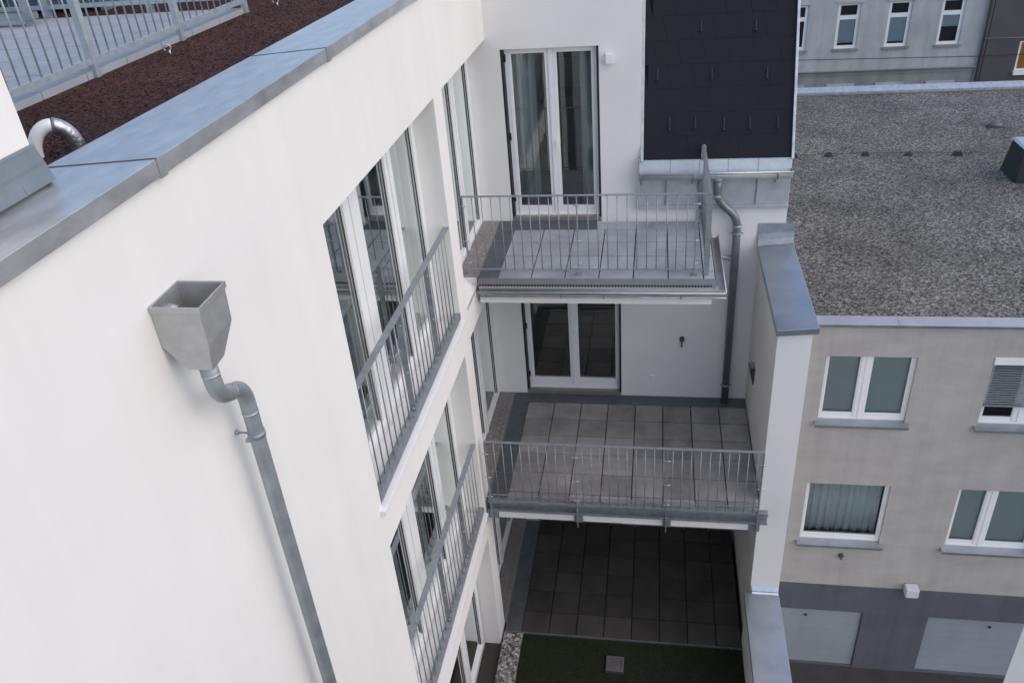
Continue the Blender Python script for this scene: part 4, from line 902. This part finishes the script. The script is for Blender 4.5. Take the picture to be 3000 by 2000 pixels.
for x0, x1, z0, z1 in GD:
    s = MB(); n = 8; hh = (z1 - z0) / n
    for k in range(n): s.box(x0 + 0.006, x1 - 0.006, YN + 0.03, YN + 0.07, z0 + k * hh + 0.002, z0 + (k + 1) * hh - 0.002)
    s.box(x0, x1, YN + 0.071, YN + 0.09, z0, z1); gd = s.build('garage_door', GARAGE, nb)
    s = MB(); s.tube([((x0 + x1) / 2 - 0.05 if x0 > 5 else 4.69, YN + 0.0, -7.0), ((x0 + x1) / 2 - 0.05 if x0 > 5 else 4.69, YN + 0.03, -7.0)], 0.025, 10); s.build('lock', BLACK, gd)
    s = MB(); s.box(x0, x1, YN - 0.01, YN + 0.06, z0 - 0.055, z0 - 0.003); s.build('seal', BLACK, gd)
s = MB(); s.tube([(5.16, YN + 0.01, -5.2), (5.16, YN - 0.04, -5.2)], 0.05, 12); s.tube([(5.16, YN - 0.03, -5.2), (5.16, YN - 0.09, -5.25)], 0.025, 8)
tag(s.build('wall_vent', DARKMET), 'small dark vent pipe on the beige facade below the curtained window', 'vent')
nl = thing('wall_lamp', (6.57, YN, -5.95), 'white box lamp on the beige facade above the dark garage band', 'wall lamp')
s = MB(); s.box(6.45, 6.69, YN - 0.20, YN - 0.015, -6.07, -5.86); s.build('lamp_body', LAMPW, nl, bevel=0.012); s = MB(); s.box(6.48, 6.66, YN - 0.185, YN - 0.03, -6.085, -6.0705); s.build('diffuser', PVC, nl)
# roof things: lightning conductor on blocks, dark stone, roof hatch
pts = [(4.0, 10.64), (4.768, 10.637), (5.586, 10.684), (6.426, 10.681), (7.406, 10.643), (8.465, 10.577), (10.5, 10.5)]
s = MB(); s.tube([(x, y, 0.185) for x, y in pts], 0.008, 6); tag(s.build('lightning_cable', DARKMET), 'thin lightning conductor lying across the gravel roof', 'cable')
for i, (x, y) in enumerate(pts[1:-1]):
    bk = thing('conductor_block', (x, y, 0.125), 'dark block under the roof cable, ' + ['leftmost, half hidden by the dormer edge', 'second from the left', 'middle one of the row', 'second from the right, smallest looking', 'rightmost and tallest looking'][i], 'block', 'dark blocks carrying the roof cable')
    k = 0.8 if i == 3 else (1.15 if i == 4 else 1.0)
    s = MB(); s.prism([(x - 0.10 * k, y - 0.08, 0.11), (x + 0.10 * k, y - 0.08, 0.11), (x + 0.10 * k, y + 0.08, 0.11), (x - 0.10 * k, y + 0.08, 0.11)], [(x - 0.06 * k, y - 0.05, 0.11 + 0.10 * k), (x + 0.06 * k, y - 0.05, 0.11 + 0.10 * k), (x + 0.06 * k, y + 0.05, 0.11 + 0.10 * k), (x - 0.06 * k, y + 0.05, 0.11 + 0.10 * k)])
    o = s.build('block', BLACK, bk, bevel=0.01); recalc(o); s = MB(); s.box(x - 0.015, x + 0.015, y - 0.02, y + 0.02, 0.20, 0.23); s.build('clip', DARKMET, bk)
s = MB(); s.ball((9.9, 12.62, 0.16), 0.17, 8, (1.1, 0.7, 0.5)); s.box(9.72, 10.12, 12.50, 12.72, 0.11, 0.15)
tag(s.build('roof_outlet', DARKMET), 'small dark roof outlet hood on the gravel near the right edge', 'roof outlet')
rh = thing('roof_hatch', (9.7, 9.5, 0.12), 'dark roof hatch with a pale metal lid at the right edge of the gravel roof', 'roof hatch')
s = MB(); s.prism([(9.08, 8.70, 0.12), (10.7, 8.70, 0.12), (10.7, 9.62, 0.12), (9.08, 9.62, 0.12)], [(9.16, 8.82, 0.86), (10.6, 8.82, 0.86), (10.6, 9.50, 0.86), (9.16, 9.50, 0.86)]); o = s.build('upstand', BITUM, rh, bevel=0.02); recalc(o)
s = MB(); s.prism([(9.13, 8.79, 0.861), (10.63, 8.79, 0.861), (10.63, 9.53, 0.861), (9.13, 9.53, 0.861)], [(9.18, 8.84, 0.90), (10.58, 8.84, 0.90), (10.58, 9.48, 0.90), (9.18, 9.48, 0.90)]); o = s.build('lid', ZINC, rh); recalc(o)

# ------------------------------------------------------------------ houses across the street
YF = 34.0
gb_ = thing('grey_building', (9.0, YF, GROUND), 'old grey plastered house across the street with narrow white windows', 'building')
FW = [(x, x + 1.03) for x in (-1.73, 0.59, 2.91, 5.23, 7.55, 9.92, 12.22, 14.56)]
holes = [(a, b, -2.73, -0.67) for a, b in FW] + [(a, b, 1.0, 3.1) for a, b in FW] + [(a, b, -7.0, -4.58) for a, b in FW]
s = MB(); wall_cells(s, 'x', -4.0, 16.55, -3.80, 6.0, YF, YF + 0.4, holes); s.build('upper_facade', FARGREY, gb_)
s = MB(); wall_cells(s, 'x', -4.0, 16.55, GROUND, -4.02, YF + 0.02, YF + 0.4, holes); s.build('lower_facade', FARDARK, gb_)
s = MB(); s.prism([(-4.0, YF - 0.10, -3.80), (-4.0, YF - 0.04, -3.90), (-4.0, YF - 0.02, -4.02), (-4.0, YF + 0.4, -4.02), (-4.0, YF + 0.4, -3.80)], [(16.55, YF - 0.10, -3.80), (16.55, YF - 0.04, -3.90), (16.55, YF - 0.02, -4.02), (16.55, YF + 0.4, -4.02), (16.55, YF + 0.4, -3.80)]); s.box(-4.0, 16.55, YF - 0.16, YF - 0.101, -3.80, -3.76); o = s.build('string_course', FARDARK, gb_); recalc(o)
for (a, b) in FW[3:]:
    for z0, z1 in ((-2.73, -0.67), (1.0, 3.1)):
        f = MB(); y0, y1 = YF + 0.08, YF + 0.16
        zt_ = z0 + 1.42
        f.box(a, a + 0.13, y0, y1, z0, z1); f.box(b - 0.15, b, y0, y1, z0, z1); f.box(a + 0.13, b - 0.15, y0, y1, z0, z0 + 0.13); f.box(a + 0.13, b - 0.15, y0, y1, z1 - 0.09, z1); f.box(a + 0.13, b - 0.15, y0 - 0.005, y1, zt_ - 0.09, zt_ + 0.10)
        wn_ = f.build('window', PVC, gb_)
        for za, zb2 in ((z0 + 0.13, zt_ - 0.09), (zt_ + 0.10, z1 - 0.09)):
            p = MB(); p.quad((a + 0.13, y0 + 0.04, za), (b - 0.15, y0 + 0.04, za), (b - 0.15, y0 + 0.04, zb2), (a + 0.13, y0 + 0.04, zb2)); p.build('pane', GLASSD, wn_)
        cover = {9.92: 0.88, 12.22: 0.90, 14.56: 0.42}.get(a, 0)
        if cover:
            h_ = (zt_ - z0 - 0.2) * cover; p = MB(); p.box(a + 0.13, b - 0.15, y1 + 0.01, y1 + 0.03, zt_ - 0.08 - h_, zt_ - 0.08); p.box(a + 0.13, b - 0.15, y1, y1 + 0.035, zt_ - 0.11 - h_, zt_ - 0.085 - h_); p.build('blind', BLINDB, wn_)
        p = MB(); p.box(a, b, YF + 0.42, YF + 0.6, z0, z1); p.build('room', DARKROOM, wn_)
        p = MB(); p.box(a - 0.06, b + 0.09, YF - 0.10, YF + 0.09, z0 - 0.10, z0 - 0.002); p.build('sill', FARDARK, wn_)
        p = MB(); p.box(a - 0.10, b + 0.12, YF - 0.05, YF - 0.003, z1 + 0.02, z1 + 0.12); p.build('lintel_moulding', FARGREY, wn_)
    f = MB(); f.box(a - 0.14, a, YF - 0.06, YF + 0.019, -7.0, -4.43); f.box(b, b + 0.14, YF - 0.06, YF + 0.019, -7.0, -4.43); f.box(a, b, YF - 0.06, YF + 0.019, -4.58, -4.43); f.build('window_surround', FARGREY, gb_)
    f = MB(); f.box(a, b, YF + 0.2, YF + 0.3, -7.0, -4.58); f.build('shop_window', DARKROOM, gb_)
bb_ = thing('brown_building', (20.0, YF, GROUND), 'dark brown plastered house at the right edge across the street, next to the grey one', 'building')
s = MB(); wall_cells(s, 'x', 16.80, 34.0, GROUND, 6.0, YF - 0.15, YF + 0.3, [(18.25, 20.0, -4.05, -2.68)]); s.build('facade', FARBROWN, bb_)
f = MB(); f.box(18.25, 18.34, YF - 0.12, YF - 0.02, -4.05, -2.68); f.box(19.9, 20.0, YF - 0.12, YF - 0.02, -4.05, -2.68); f.box(18.34, 19.9, YF - 0.12, YF - 0.02, -2.75, -2.68); f.box(18.34, 19.9, YF - 0.12, YF - 0.02, -4.05, -3.97); wn_ = f.build('window', PVC, bb_)
p = MB(); p.box(18.34, 19.9, YF + 0.0, YF + 0.02, -3.97, -2.75); p.build('curtain', ORANGE, wn_); p = MB(); p.quad((18.34, YF - 0.06, -3.97), (19.9, YF - 0.06, -3.97), (19.9, YF - 0.06, -2.75), (18.34, YF - 0.06, -2.75)); p.build('pane', GLASSD, wn_)
p = MB(); p.box(18.2, 20.05, YF - 0.30, YF - 0.12, -4.22, -4.055); p.build('sill', PVC, wn_)
s = MB(); s.tube([(16.66, YF - 0.14, GROUND), (16.66, YF - 0.14, 6.0)], 0.10, 10); tag(s.build('street_downpipe', FARBROWN), 'dark downpipe in the gap between the grey and brown houses', 'downpipe')
s = MB(); s.tube([(16.62, YF - 0.3, -2.46), (19.0, YF - 0.35, -2.48), (26.0, YF - 0.5, -2.3)], 0.022, 6); tag(s.build('street_cable', GALV), 'pale cable strung in front of the brown house', 'cable')
s = MB(); s.tube([(0.0, YF - 0.25, -3.05), (8.0, YF - 0.25, -3.14), (16.5, YF - 0.25, -3.28), (26.0, YF - 0.25, -3.2)], 0.016, 6); tag(s.build('street_cable', BLACK), 'thin dark cable strung along the grey house below its windows', 'cable')

for o in bpy.data.objects:
    if o.type == 'MESH' and o.parent is None and o.get('kind') is None and o.get('label') is None: print('UNTAGGED', o.name)
